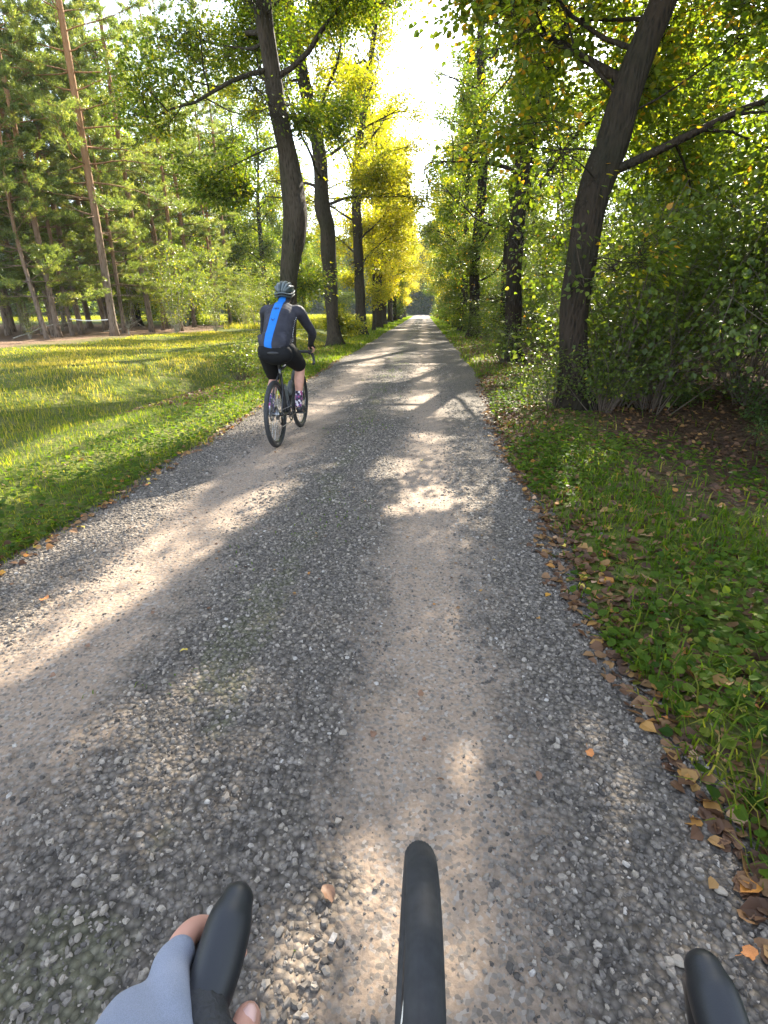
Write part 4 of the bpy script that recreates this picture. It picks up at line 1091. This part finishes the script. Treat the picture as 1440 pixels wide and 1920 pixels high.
for (px, py, ci, s_) in [(347, 1230, 1, .035), (290, 1155, 2, .03), (165, 1217, 2, .03), (100, 1275, 2, .03), (85, 1127, 0, .06), (790, 1300, 2, .03), (825, 1462, 2, .025), (615, 1680, 2, .045), (700, 1378, 2, .03), (790, 865, 1, .03), (1105, 1410, 0, .035), (795, 1388, 2, .02), (1010, 1452, 2, .03), (1405, 1785, 0, .04), (1245, 1345, 0, .035)]:
    x, y = ray_ground(px, py)
    fallen(x, y, s_, ci, 'by itself on the open gravel of the road', 'single leaves out on the road')

# ------------------------------------------------------------------ bicycles
M['rubber'] = plain('tyre_rubber', (.030, .030, .032), .7, spec=.4, noise=.25, nscale=60)
M['rubber_side'] = plain('tyre_dusty', (.06, .055, .05), .8, noise=.3, nscale=40)
M['frame'] = plain('black_frame_paint', (.012, .012, .014), .32, coat=.4)
M['alu'] = plain('dark_alloy', (.12, .12, .125), .35, metal=.9)
M['steel'] = plain('bright_steel', (.5, .5, .52), .3, metal=1.0)
M['tape'] = plain('bar_tape', (.02, .02, .022), .7, bump=.4, nscale=200)
M['hood'] = plain('hood_rubber', (.012, .013, .016), .48, spec=.5, bump=.05, nscale=700)
M['saddle'] = plain('saddle_cover', (.018, .018, .02), .5)
M['bottle'] = plain('bottle_plastic', (.10, .11, .11), .4, noise=.3, nscale=12)

def wheel(name, parent, y, rear):
    root = bpy.data.objects.new(name, None); C.objects.link(root); root.parent = parent; root.location = (0, y, .35)
    G = Geo(); k = 56; prof = []
    for i in range(k):
        a = 2 * np.pi * i / k
        r = .0235 + (.0016 if (abs(math.sin(a)) > .001 and math.cos(a) > .15 and i % 2) else 0)
        prof.append((.0235 * math.sin(a) * (r / .0235), .3265 + r * math.cos(a)))
    lathe_x(G, (0, 0, 0), prof, 96, closed=True)
    t = G.build('tyre', [M['rubber']], root, True)
    G = Geo()
    lathe_x(G, (0, 0, 0), [(-.013, .309), (.013, .309), (.0135, .296), (.005, .282), (-.005, .282), (-.0135, .296)], 72, closed=True)
    G.build('rim', M['frame'], root, False)
    G = Geo()
    for i in range(28):
        a = 2 * np.pi * i / 28; sd = 1 if i % 2 else -1; b = a + .5 * (1 if i % 4 < 2 else -1)
        sticks(G, [(sd * .028, .024 * math.cos(b), .024 * math.sin(b))], [(0, .284 * math.cos(a), .284 * math.sin(a))], .0012, .0012, 4)
    G.build('spokes', M['steel'], root)
    G = Geo(); tube(G, [(-.055, 0, 0), (-.03, 0, 0), (0, 0, 0), (.03, 0, 0), (.055, 0, 0)], [.016, .024, .016, .024, .016], 14)
    G.build('hub', M['alu'], root, True)
    G = Geo(); lathe_x(G, (-.043, 0, 0), [(0, .052), (0, .080), (.002, .080), (.002, .052)], 40, closed=True)
    for i in range(6):
        a = i * np.pi / 3; sticks(G, [(.001 - .043, .018 * math.cos(a), .018 * math.sin(a))], [(.001 - .043, .055 * math.cos(a + .4), .055 * math.sin(a + .4))], .004, .003, 4)
    G.build('brake_disc', M['steel'], root)
    if rear:
        G = Geo()
        for i in range(10):
            r = .024 + .0044 * i; x = .046 - .0032 * i
            lathe_x(G, (x, 0, 0), [(0, .012), (0, r), (.0018, r), (.0018, .012)], 36)
        G.build('cassette', M['steel'], root)
    G = Geo(); sticks(G, [(.006, 0, -.284)], [(.004, 0, -.245)], .003, .003, 6); G.build('valve', M['steel'], root)
    return root

def bicycle(name, label, crank=math.radians(-80), hood_y=.985, group=None):
    b = empty(name); tag(b, label, 'bicycle', group)
    wheel('rear_wheel', b, 0.0, True); wheel('front_wheel', b, 1.04, False)
    BB = np.array([0, .43, .28])
    def T(G, *pts, r, s=12): tube(G, smooth_path(np.array([(*p,) for p in pts], float), max(2, 4 * (len(pts) - 1) + 1)), r, s)
    G = Geo()
    T(G, BB, (0, .245, .82), r=.0165); T(G, (0, .892, .715), (0, .845, .875), r=.023)
    T(G, (0, .848, .855), (0, .26, .775), r=.017); T(G, (0, .885, .745), BB, r=.0235)
    for s in (-1, 1):
        T(G, (s * .022, .42, .285), (s * .050, .25, .315), (s * .068, 0, .35), r=.0105, s=8)
        T(G, (s * .014, .265, .745), (s * .048, .16, .60), (s * .066, 0, .35), r=.0085, s=8)
        box(G, (s * .067, 0, .35), (.008, .05, .045))
    tube(G, [(-.036, .43, .28), (.036, .43, .28)], .022, 14)
    G.build('frame', M['frame'], b, True)
    G = Geo()
    T(G, (0, .892, .722), (0, .897, .705), r=.028)
    for s in (-1, 1): T(G, (s * .012, .896, .715), (s * .046, .915, .66), (s * .052, .97, .50), (s * .054, 1.04, .35), r=.0125, s=10)
    G.build('fork', M['frame'], b, True)
    G = Geo(); T(G, (0, .247, .80), (0, .205, .945), r=.0135); box(G, (0, .2, .948), (.03, .05, .02)); G.build('seat_post', M['alu'], b, True)
    G = Geo()
    capsule(G, [(0, .06, .972, .066, .016), (0, .10, .974, .070, .020), (0, .17, .970, .048, .020), (0, .24, .968, .024, .018), (0, .32, .966, .019, .016)], 16, U=(1, 0, 0))
    G.build('saddle', M['saddle'], b, True)
    G = Geo(); T(G, (0, .843, .885), (0, .834, .915), r=.019); T(G, (0, .836, .905), (0, .872, .93), r=.017); tube(G, [(-.022, .874, .931), (.022, .874, .931)], .02, 14)
    G.build('stem', M['alu'], b, True)
    G = Geo(); bar = [(0, .874, .931)]
    for s in (-1, 1):
        P = smooth_path([(s * .005, .874, .931), (s * .10, .874, .931), (s * .165, .876, .930), (s * .19, .90, .925), (s * .198, .940, .908), (s * .216, .948, .868), (s * .232, .920, .818), (s * .242, .86, .80), (s * .248, .81, .80)], 33)
        tube(G, P, np.where(np.abs(P[:, 0]) < .06, .0135, .0158), 12)
    G.build('handlebar', M['tape'], b, True)
    for s in (-1, 1):
        G = Geo()
        capsule(G, [(s * .190, hood_y - .105, .913, .0145, .016), (s * .190, hood_y - .075, .919, .0150, .018), (s * .190, hood_y - .045, .925, .0182, .020), (s * .190, hood_y - .018, .931, .0176, .021), (s * .189, hood_y - .004, .935, .0135, .017)], 18, 26, U=(1, 0, 0))
        h = G.build('lever_hood', M['hood'], b, True)
        G = Geo()
        P = smooth_path([(s * .190, hood_y - .012, .922), (s * .194, hood_y + .006, .905), (s * .204, hood_y + .008, .88), (s * .216, hood_y - .002, .84), (s * .226, hood_y - .02, .805)], 16)
        tube(G, P, np.linspace(.009, .006, 16), 10, r2=np.linspace(.006, .003, 16), U=(1, 0, 0))
        G.build('brake_lever', M['frame'], b, True)
    G = Geo()   # chainring and crank
    lathe_x(G, (.047, .43, .28), [(0, .062), (0, .084), (.003, .084), (.003, .062)], 48, closed=True)
    for i in range(40):
        a = i * 2 * np.pi / 40; box(G, (.0485, .43 + .086 * math.cos(a), .28 + .086 * math.sin(a)), (.002, .006, .006), (a, 0, 0))
    for i in range(4):
        a = i * np.pi / 2 + .4; sticks(G, [(.0485, .43 + .015 * math.cos(a), .28 + .015 * math.sin(a))], [(.0485, .43 + .066 * math.cos(a), .28 + .066 * math.sin(a))], .007, .005, 5)
    G.build('chainring', M['frame'], b)
    pos = {}
    for s in (1, -1):
        a = crank if s == 1 else crank + math.pi
        e = np.array([s * .075, .43 + .17 * math.cos(a), .28 + .17 * math.sin(a)])
        G = Geo(); capsule(G, [(s * .056, .43, .28, .014), (s * .066, .43 + .085 * math.cos(a), .28 + .085 * math.sin(a), .011), (*e, .012)], 10, 12); c = G.build('crank_arm', M['frame'], b, True)
        G = Geo(); box(G, e + np.array([s * .055, 0, 0]), (.075, .065, .014)); tube(G, [e, e + np.array([s * .09, 0, 0])], .006, 8); G.build('pedal', M['alu'], c)
        pos[s] = e + np.array([s * .055, 0, .012])
    G = Geo()
    a = np.linspace(np.pi / 2, 3 * np.pi / 2, 10)[::-1]
    top = [(.044, 0 - .02, .35 + .03), (.046, .43, .28 + .085)]
    ch = [(.042, .04 * math.cos(t), .35 + .04 * math.sin(t)) for t in np.linspace(np.pi * .55, np.pi * 1.3, 8)] + [(.042, .02, .24), (.043, .06, .20)] + [(.048, .43 + .085 * math.cos(t), .28 + .085 * math.sin(t)) for t in np.linspace(-np.pi * .55, np.pi * .52, 10)]
    ch.append(ch[0]); tube(G, np.array(ch), .004, 5, False); G.build('chain', M['steel'], b)
    G = Geo(); capsule(G, [(.06, .015, .31, .012), (.06, .03, .27, .014), (.052, .045, .235, .010)], 8, 8)
    for (yy, zz) in ((.02, .245), (.055, .195)): lathe_x(G, (.042, yy, zz), [(0, .004), (0, .016), (.004, .016), (.004, .004)], 14)
    box(G, (.048, .04, .22), (.003, .02, .075), (-.5, 0, 0)); G.build('rear_derailleur', M['frame'], b, True)
    for (q, ax) in (((0, .66, .50), (0, .455, .465)), ((0, .335, .50), (0, -.185, .54))):
        d = unit(np.array(ax)); n_ = np.array([0, -d[2], d[1]]); n_ = n_ if n_[2] > 0 or q[1] < .5 else -n_
        n_ = np.array([0, -d[2], d[1]]) if q[1] > .5 else np.array([0, d[2], -d[1]])
        c0 = np.array(q) + n_ * .058
        G = Geo(); P = np.array([c0 - d * .085, c0 - d * .08, c0 + d * .03, c0 + d * .05, c0 + d * .075, c0 + d * .08, c0 + d * .10])
        tube(G, P, [.034, .036, .036, .032, .034, .022, .018], 16)
        bt = G.build('bottle', M['bottle'], b, True)
        G = Geo()
        for s in (-1, 1): tube(G, smooth_path([c0 - d * .09 - n_ * .02, c0 - d * .085 + np.array([s * .038, 0, 0]), c0 + d * .02 + np.array([s * .039, 0, 0]) + n_ * .01, c0 + d * .01 - n_ * .04], 12), .003, 6)
        G.build('bottle_cage', M['frame'], b, True)
    return b, pos

bike, PED = bicycle('bicycle', 'black gravel bicycle ridden by the cyclist in the blue striped jersey', math.radians(-6), .985, None)
bike.location = (-1.55, 5.45, float(road_z(np.array(-1.55), np.array(5.9))) - .004)
bike.rotation_euler = (0, 0, R(-1.5))
own, _ = bicycle('bicycle', 'own bicycle at the bottom of the view, front tyre and two lever hoods in sight', math.radians(-20), .970, None)
own.location = (-.0007, -.696, -.004)
own.rotation_euler = (0, R(1.8), 0)
for ch in own.children:   # the bar is turned and tipped a little by the one-handed rider
    if ch.name.split('.')[0] in ('handlebar', 'lever_hood', 'brake_lever'):
        m_ = Matrix.Translation((.019, 0, .93)) @ Matrix.Rotation(R(4.2), 4, 'Y') @ Matrix.Translation((0, 0, -.93))
        ch.matrix_local = m_

# ------------------------------------------------------------------ the cyclist
def skin_mat():
    return plain('skin', (.52, .27, .20), .55, spec=.4, noise=.10, nscale=25)
M['skin'] = skin_mat()
M['shorts'] = plain('black_lycra', (.008, .008, .009), .85, spec=.2)
M['black_cloth'] = plain('black_cloth', (.008, .008, .009), .8, noise=.2, nscale=200)
M['helmet_dark'] = plain('helmet_dark', (.025, .04, .042), .35, spec=.5)
M['helmet_grey'] = plain('helmet_grey', (.10, .122, .128), .42, spec=.5)
M['white_print'] = plain('white_print', (.65, .65, .68), .6)
M['black_print'] = plain('dark_print', (.01, .03, .09), .6)

def jersey_mat():
    m, nt, out = new_mat('jersey_fabric')
    at = nd(nt, 'ShaderNodeAttribute', attribute_name='stripe')
    tc = nd(nt, 'ShaderNodeTexCoord')
    nz = nd(nt, 'ShaderNodeTexNoise', Vector=tc.outputs['Object'], Scale=9.0, Detail=3.0)
    base = ramp(nt, nz.outputs[0], [(.35, (.018, .018, .026)), (.7, (.036, .034, .046))])
    f = math_(nt, 'LESS_THAN', at.outputs['Fac'], 1.0)
    edge = math_(nt, 'LESS_THAN', at.outputs['Fac'], 1.1)
    col = mix(nt, edge, base, (.01, .02, .06))
    col = mix(nt, f, col, (.010, .145, .50))
    b = nd(nt, 'ShaderNodeBsdfPrincipled', Roughness=.7); b.inputs['Specular IOR Level'].default_value = .3
    nt.links.new(col, b.inputs['Base Color'])
    mp = nd(nt, 'ShaderNodeMapping', Vector=tc.outputs['Object']); mp.inputs['Scale'].default_value = (5, 14, 14)
    fold = nd(nt, 'ShaderNodeTexNoise', Vector=mp.outputs[0], Scale=1.6, Detail=2.0)
    bp = nd(nt, 'ShaderNodeBump', Height=fold.outputs[0], Strength=.5, Distance=.02)
    nt.links.new(bp.outputs[0], b.inputs['Normal'])
    nt.links.new(b.outputs[0], out.inputs[0])
    return m

rider = empty('person', bike.location, bike.rotation_euler.z)
tag(rider, 'cyclist riding away in a dark jersey with a blue back stripe, black shorts and helmet', 'person')
BX = (1, 0, 0)
hip = {1: (.095, .215, .985), -1: (-.095, .215, .985)}
ank = {s: PED[s] + np.array([-s * .015, -.075, .095]) for s in (1, -1)}
def knee_of(h, a, L1=.445, L2=.43):
    h, a = np.array(h), np.array(a); d = a - h; D = np.linalg.norm(d); D = min(D, L1 + L2 - .005)
    u = d / np.linalg.norm(d); t = (L1 * L1 - L2 * L2 + D * D) / (2 * D); hgt = math.sqrt(max(L1 * L1 - t * t, .0004))
    f = np.array([0, 1.0, .3]); f = unit(f - u * (f @ u))
    return h + u * t + f * hgt
knee = {s: knee_of(hip[s], ank[s]) + np.array([s * .035, 0, 0]) for s in (1, -1)}
SH = {s: np.array([s * .185, .520, 1.365]) for s in (1, -1)}
HD = {s: np.array([s * .200, .945, .985]) for s in (1, -1)}
EL = {s: np.array([s * .275, .700, 1.150]) for s in (1, -1)}
B = Geo()
capsule(B, [(0, .19, .99, .14, .10), (0, .28, 1.13, .14, .10), (0, .42, 1.29, .15, .10), (0, .53, 1.38, .14, .085), (0, .575, 1.43, .07, .065)], 20, U=BX)
capsule(B, [(0, .565, 1.40, .062), (0, .615, 1.475, .056), (0, .645, 1.53, .060)], 14)
sphere(B, (0, .665, 1.555), (.074, .095, .105), 18, 14)
sphere(B, (0, .700, 1.505), (.052, .060, .060), 14, 10)
capsule(B, [(0, .757, 1.560, .011), (0, .772, 1.535, .014)], 8)
for s in (1, -1):
    sphere(B, (s * .077, .66, 1.545), (.010, .022, .033), 8, 8)
    capsule(B, [(*SH[s], .05), (*EL[s], .04), (s * .215, .87, 1.03, .028)], 12)
    k, a, h = knee[s], ank[s], np.array(hip[s])
    capsule(B, [(*h, .085), (*(h * .5 + k * .5), .078), (*k, .056)], 14)
    c = k * .65 + a * .35 + np.array([0, -.025, 0])
    capsule(B, [(*k, .054), (*c, .057), (*(k * .3 + a * .7), .040), (*a, .033)], 14)
    p = PED[s] + np.array([-s * .01, 0, .035])
    capsule(B, [(*a, .034), (p[0], p[1] - .07, p[2] + .005, .034), (p[0], p[1] + .09, p[2] - .01, .03)], 12)
    # the hands on the hoods: palm, four bent fingers, thumb
    x = HD[s][0] + s * .004
    capsule(B, [(s * .213, .872, 1.022, .026, .022), (x, .905, .992, .036, .017), (x, .94, .975, .038, .016)], 12, U=BX)
    for q in range(4):
        y0 = .955 - q * .019
        capsule(B, [(x + s * .022, y0 - .01, .972, .0095), (x + s * .030, y0 + .012, .950, .0088), (x + s * .018, y0 + .02, .925, .0082), (x - s * .002, y0 + .014, .915, .0075)], 8, 10)
    capsule(B, [(x - s * .022, .905, .985, .013), (x - s * .034, .935, .962, .011), (x - s * .030, .96, .945, .009)], 8, 8)
fuse('body', B, .007, [M['skin']], rider, 5)
for s in (1, -1):
    G = Geo(); sphere(G, (s * .031, .750, 1.568), .0125, 10, 8); G.build('eye', M['white_print'], rider, True)
G = Geo(); capsule(G, [(-.026, .752, 1.492, .006), (0, .760, 1.490, .007), (.026, .752, 1.492, .006)], 8); G.build('mouth', plain('lips', (.42, .16, .14), .5), rider, True)
J = Geo()
capsule(J, [(0, .185, 1.045, .165, .118), (0, .235, 1.10, .172, .125), (0, .29, 1.17, .160, .118), (0, .40, 1.29, .172, .122), (0, .49, 1.365, .178, .108), (0, .545, 1.41, .12, .085), (0, .575, 1.445, .07, .07)], 22, U=BX)
for x_ in (-.085, 0, .085): capsule(J, [(x_, .115 + .15 * abs(x_), 1.065, .060, .030), (x_, .150 + .15 * abs(x_), 1.14, .055, .034)], 12, U=BX)
capsule(J, [(-.13, .17, 1.07, .055), (-.165, .20, 1.12, .035)], 10)
for s in (1, -1):
    capsule(J, [(s * .13, .49, 1.365, .075), (*SH[s], .068), (*(SH[s] * .5 + EL[s] * .5), .056), (*EL[s], .050), (s * .245, .79, 1.085, .043), (s * .216, .862, 1.035, .034)], 14)
capsule(J, [(0, .555, 1.43, .070), (0, .600, 1.478, .062)], 14)
jm = jersey_mat()
jersey = fuse('jersey', J, .008, [jm], rider, 5)
me = jersey.data; nv = len(me.vertices)
co = np.zeros(nv * 3, np.float32); no = np.zeros(nv * 3, np.float32)
me.vertices.foreach_get('co', co); me.vertex_normals.foreach_get('vector', no)
co = co.reshape(-1, 3); no = no.reshape(-1, 3)
wst = .043 + .004 * (co[:, 2] - 1.1) / .3
st = np.abs(co[:, 0] + .012 + .045 * np.clip((1.42 - co[:, 2]) / .35, 0, 1)) / wst
front_side = (no @ np.array([0, -.75, .66])) < -.05
st = np.where(front_side | (co[:, 1] > .62), 9.0, st)
a_ = me.attributes.new('stripe', 'FLOAT', 'POINT'); a_.data.foreach_set('value', st.astype(np.float32))
# flat prints on the jersey, laid just proud of the cloth
from mathutils.bvhtree import BVHTree
dg = bpy.context.evaluated_depsgraph_get()
tree = BVHTree.FromObject(jersey, dg)
def on_jersey(p, d):
    h, nrm, _, _ = tree.ray_cast(Vector(p), Vector(d))
    return (h, nrm) if h is not None else (Vector(p), Vector((0, -1, 0)))
G = Geo()   # the small bird-like mark on the stripe
for seg in [((-.020, 1.305), (-.012, 1.288)), ((-.012, 1.288), (.000, 1.284)), ((.000, 1.284), (.010, 1.296)), ((.010, 1.296), (.013, 1.306)), ((.000, 1.284), (-.004, 1.298))]:
    ps = []
    for (x, z) in seg:
        h, nrm = on_jersey((x - .028, -.5, z + .0), (0, 1, 0)); ps.append(np.array(h + nrm * .002))
    tube(G, [ps[0], ps[1]], .004, 6, True, r2=.0012)
G.build('emblem', M['black_print'], rider)
G = Geo()   # dark word at the collar end of the stripe
for k in range(4):
    x0 = -.030 + k * .014
    for (xa, za, xb, zb) in [(0, 0, 0, .014), (0, .014, .008, .014), (.008, .014, .008, 0)][:2 + k % 2]:
        pa, pb = [np.array((lambda q: q[0] + q[1] * .002)(on_jersey((x0 - .012 + u, -.5, 1.395 + v), (0, 1, 0)))) for u, v in ((xa, za), (xb, zb))]
        tube(G, [pa, pb], .0028, 5, True, r2=.001)
G.build('collar_print', M['black_print'], rider)
G = Geo()   # pale side lettering running up the right flank
r_ = np.random.default_rng(9)
for k in range(15):
    z0 = 1.075 + k * .0165; yb = .27 + (z0 - 1.07) * .75
    h, nrm = on_jersey((.6, yb - .02, z0), (-1, -.05, 0))
    h2, n2 = on_jersey((.6, yb - .02 + r_.uniform(-.018, .018), z0 + .010), (-1, -.05, 0))
    tube(G, [np.array(h + nrm * .002), np.array(h2 + n2 * .002)], .0032, 5, True, r2=.001)
G.build('side_print', M['white_print'], rider)
SHT = Geo()
capsule(SHT, [(0, .17, .955, .165, .115), (0, .20, 1.02, .168, .122), (0, .235, 1.085, .150, .110)], 20, U=BX)
capsule(SHT, [(-.095, .145, .96, .092), (.095, .145, .96, .092)], 16)
for s in (1, -1):
    h, k = np.array(hip[s]), knee[s]
    capsule(SHT, [(h[0] * 1.05, h[1], h[2] - .01, .112), (*(h * .55 + k * .45), .106), (*(h * .16 + k * .84), .088)], 18)
fuse('shorts', SHT, .008, [M['shorts']], rider, 6)
sock_m, nt, out = new_mat('patterned_sock')
tc = nd(nt, 'ShaderNodeTexCoord'); vo = nd(nt, 'ShaderNodeTexVoronoi', Vector=tc.outputs['Object'], Scale=42.0)
sc_ = nd(nt, 'ShaderNodeSeparateColor', Color=vo.outputs['Color'])
bs = nd(nt, 'ShaderNodeBsdfPrincipled', Roughness=.8)
nt.links.new(ramp(nt, sc_.outputs[0], [(0, (.03, .02, .05)), (.35, (.30, .06, .18)), (.55, (.65, .60, .66)), (.8, (.10, .06, .20))], 'CONSTANT'), bs.inputs['Base Color'])
nt.links.new(bs.outputs[0], out.inputs[0])
shoe_m = plain('cycling_shoe', (.028, .027, .034), .45)
for s in (1, -1):
    k, a = knee[s], ank[s]
    G = Geo(); capsule(G, [(*(k * .34 + a * .66), .047), (*(k * .2 + a * .8), .043), (*a, .041), (a[0], a[1] + .01, a[2] - .03, .040)], 14); G.build('sock', sock_m, rider, True)
    p = PED[s] + np.array([-s * .008, 0, .036]); G = Geo()
    capsule(G, [(p[0], p[1] - .085, p[2] + .012, .036, .040), (p[0], p[1] - .03, p[2] + .016, .038, .042), (p[0], p[1] + .05, p[2] + .004, .044, .032), (p[0], p[1] + .115, p[2] - .004, .036, .024)], 14, U=BX)
    sh = G.build('shoe', shoe_m, rider, True)
    G = Geo(); capsule(G, [(p[0], p[1] - .10, p[2] - .022, .032, .010), (p[0], p[1] + .03, p[2] - .024, .043, .010), (p[0], p[1] + .125, p[2] - .022, .032, .010)], 12, U=BX); G.build('sole', M['black_cloth'], sh, True)
    G = Geo(); x = HD[s][0] + s * .004
    capsule(G, [(s * .216, .862, 1.032, .032, .030), (s * .210, .885, 1.012, .036, .026), (x, .915, .990, .042, .023), (x + s * .004, .945, .972, .043, .022)], 14, U=BX)
    G.build('glove', M['black_cloth'], rider, True)
G = Geo(); sphere(G, (0, .645, 1.545), (.080, .090, .095), 16, 10); G.build('hair', plain('dark_hair', (.015, .012, .010), .7), rider, True)
hel = Geo()
hc = np.array([0, .655, 1.585]); hr = np.array([.097, .132, .088])
th = np.linspace(.02, 1.75, 12); ph = np.linspace(0, 2 * np.pi, 36, endpoint=False)
V = np.stack([np.sin(th)[:, None] * np.cos(ph) * hr[0], np.sin(th)[:, None] * np.sin(ph) * hr[1], np.repeat(np.cos(th)[:, None], 36, 1) * hr[2]], -1).reshape(-1, 3) + hc
i = np.arange(11)[:, None] * 36; j = np.arange(36)[None]; jn = (j + 1) % 36
hel.add(V, None, np.stack([i + j, i + 36 + j, i + 36 + jn, i + jn], -1).reshape(-1, 4))
helmet = hel.build('helmet', M['helmet_dark'], rider, True)
for kx, lat in enumerate((-1.1, -.62, -.2, .2, .62, 1.1)):
    G = Geo(); P = []
    for t in np.linspace(-1.45, 1.75, 18):   # front to back over the crown
        wv = lat * (1 - .30 * max(0, t) ** 2 / 2.5 - .1 * max(0, -t))
        q = np.array([math.sin(wv) * math.cos(t * .55), -math.sin(t), 0]); q[2] = math.cos(wv) * math.cos(t)
        q = q / np.linalg.norm(q); P.append(hc + q * hr * 1.045)
    tube(G, np.array(P), np.concatenate([np.linspace(.006, .013, 5), np.full(8, .014), np.linspace(.013, .008, 5)]), 8, True, r2=.009, U=BX)
    G.build('helmet_rib', M['helmet_grey'] if kx % 5 != 2 else M['helmet_dark'], helmet, True)
for zz, rr in ((-.012, 1.06), (-.040, 1.04)):
    G = Geo(); P = []
    for t in np.linspace(-1.9 + (.2 if zz < -.02 else 0), 1.9 - (.2 if zz < -.02 else 0), 18):
        q = np.array([math.sin(t) * hr[0], -math.cos(t) * hr[1], 0]) * rr; q[2] = zz - .022 * math.cos(t) + .012 * math.cos(3 * t); P.append(hc + q)
    tube(G, np.array(P), .010, 8, True, r2=.008)
    G.build('helmet_rim', M['helmet_grey'] if zz > -.02 else M['helmet_dark'], helmet, True)
for s in (1, -1):
    G = Geo(); tube(G, smooth_path([(s * .085, .64, 1.55), (s * .082, .67, 1.50), (s * .055, .70, 1.455), (0, .715, 1.440)], 12), .005, 6, r2=.0015); G.build('chin_strap', M['black_cloth'], helmet, True)

# ------------------------------------------------------------------ the hand on the own left hood
M['glove_grey'] = None
gm, nt, out = new_mat('grey_mesh_glove')
tc = nd(nt, 'ShaderNodeTexCoord')
vo = nd(nt, 'ShaderNodeTexVoronoi', Vector=tc.outputs['Object'], Scale=1400.0)
bs = nd(nt, 'ShaderNodeBsdfPrincipled', Roughness=.7)
nt.links.new(ramp(nt, vo.outputs['Distance'], [(.15, (.175, .19, .24)), (.6, (.235, .255, .32))]), bs.inputs['Base Color'])
bp = nd(nt, 'ShaderNodeBump', Height=vo.outputs['Distance'], Strength=.35, Distance=.001); nt.links.new(bp.outputs[0], bs.inputs['Normal'])
nt.links.new(bs.outputs[0], out.inputs[0])
def own_local(s, p):   # a point of the own bicycle, in the world
    return np.array(own.matrix_basis @ Matrix.Translation((.019, 0, .93)) @ Matrix.Rotation(R(4.2), 4, 'Y') @ Matrix.Translation((0, 0, -.93)) @ Vector(p))
hand = empty('person', tuple(own_local(0, (-.19, .85, .95))))
tag(hand, 'left hand of the rider holding the camera, grey fingerless glove on the lever hood', 'person')
off = np.array(hand.location)
def HB(pts): return [(*(own_local(0, (p[0], p[1] - .013, p[2] - .013)) - off), *p[3:]) for p in pts]
hy = .985
KN = [(-.224, hy - .052, .936), (-.232, hy - .070, .918), (-.234, hy - .090, .902), (-.231, hy - .110, .890)]
B = Geo()
capsule(B, HB([(-.30, .48, 1.06, .046, .042), (-.265, .62, 1.02, .042, .036), (-.232, .735, .990, .031, .026), (-.212, .79, .972, .034, .026), (-.205, .835, .955, .040, .022), (-.212, .875, .945, .040, .021), (-.217, .905, .932, .036, .019)]), 16, U=(1, 0, -.35))
for q, (kx, ky, kz) in enumerate(KN):
    r = .0098 - .0006 * q; l = (1.0, 1.06, 1.0, .8)[q]
    capsule(B, HB([(kx + .016, ky - .035, kz + .012, r * 1.25), (kx, ky, kz, r * 1.15), (kx + .002, ky + .032 * l, kz - .010, r), (kx + .018, ky + .044 * l, kz - .026, r * .95), (kx + .040, ky + .036 * l, kz - .034, r * .82)]), 10, 16)
capsule(B, HB([(-.190, .825, .955, .018), (-.172, .862, .945, .0145), (-.161, .893, .936, .0120), (-.160, .917, .926, .0105)]), 10, 14)
fuse('body', B, .0035, [M['skin']], hand, 4)
G = Geo(); sphere(G, HB([(-.1585, .912, .936)])[0], (.006, .010, .003), 10, 8); G.build('thumb_nail', plain('nail', (.62, .38, .32), .3), hand, True)
GG = Geo()
capsule(GG, HB([(-.228, .745, .988, .036, .031), (-.213, .79, .974, .0375, .030), (-.207, .835, .9575, .044, .0265), (-.213, .875, .9475, .0435, .0245), (-.219, .903, .9335, .0385, .0225)]), 18, U=(1, 0, -.35))
for q, (kx, ky, kz) in enumerate(KN):
    r = .0098 - .0006 * q + .0026
    capsule(GG, HB([(kx + .016, ky - .035, kz + .012, r * 1.3), (kx, ky, kz, r * 1.18), (kx + .001, ky + .012, kz - .003, r * 1.05)]), 12, 12)
fuse('glove', GG, .003, [gm], hand, 5)
GG = Geo()
capsule(GG, HB([(-.205, .780, .975, .040, .030), (-.192, .835, .962, .038, .027), (-.174, .866, .947, .023, .021), (-.165, .890, .939, .0165, .0165)]), 14, U=(1, 0, -.35))
fuse('glove_palm', GG, .003, [M['black_cloth']], hand, 5)
GG = Geo(); P = smooth_path([HB([p])[0] for p in [(-.170, .880, .968), (-.190, .868, .986), (-.212, .838, .995), (-.232, .80, 1.006)]], 16)
tube(GG, P, .0017, 6); GG.build('glove_piping', M['white_print'], hand, True)
SL = Geo()
capsule(SL, HB([(-.31, .40, 1.07, .058, .055), (-.285, .54, 1.045, .053, .048), (-.25, .68, 1.005, .043, .038), (-.236, .725, .994, .037, .032)]), 16)
SL.build('sleeve', M['black_cloth'], hand, True)

# ------------------------------------------------------------------ thin haze in the air
hz_m, nt, out = new_mat('haze')
pv = nt.nodes.new('ShaderNodeVolumePrincipled')
pv.inputs['Color'].default_value = (.80, .90, 1.0, 1)
pv.inputs['Density'].default_value = .00028
pv.inputs['Anisotropy'].default_value = .2
nt.links.new(pv.outputs[0], out.inputs['Volume'])
G = Geo(); box(G, (0, 400, 18), (1260, 1100, 42))
hz = G.build('haze', hz_m, kind='stuff')
tag(hz, 'thin bluish haze over the far meadow and wood', 'haze')
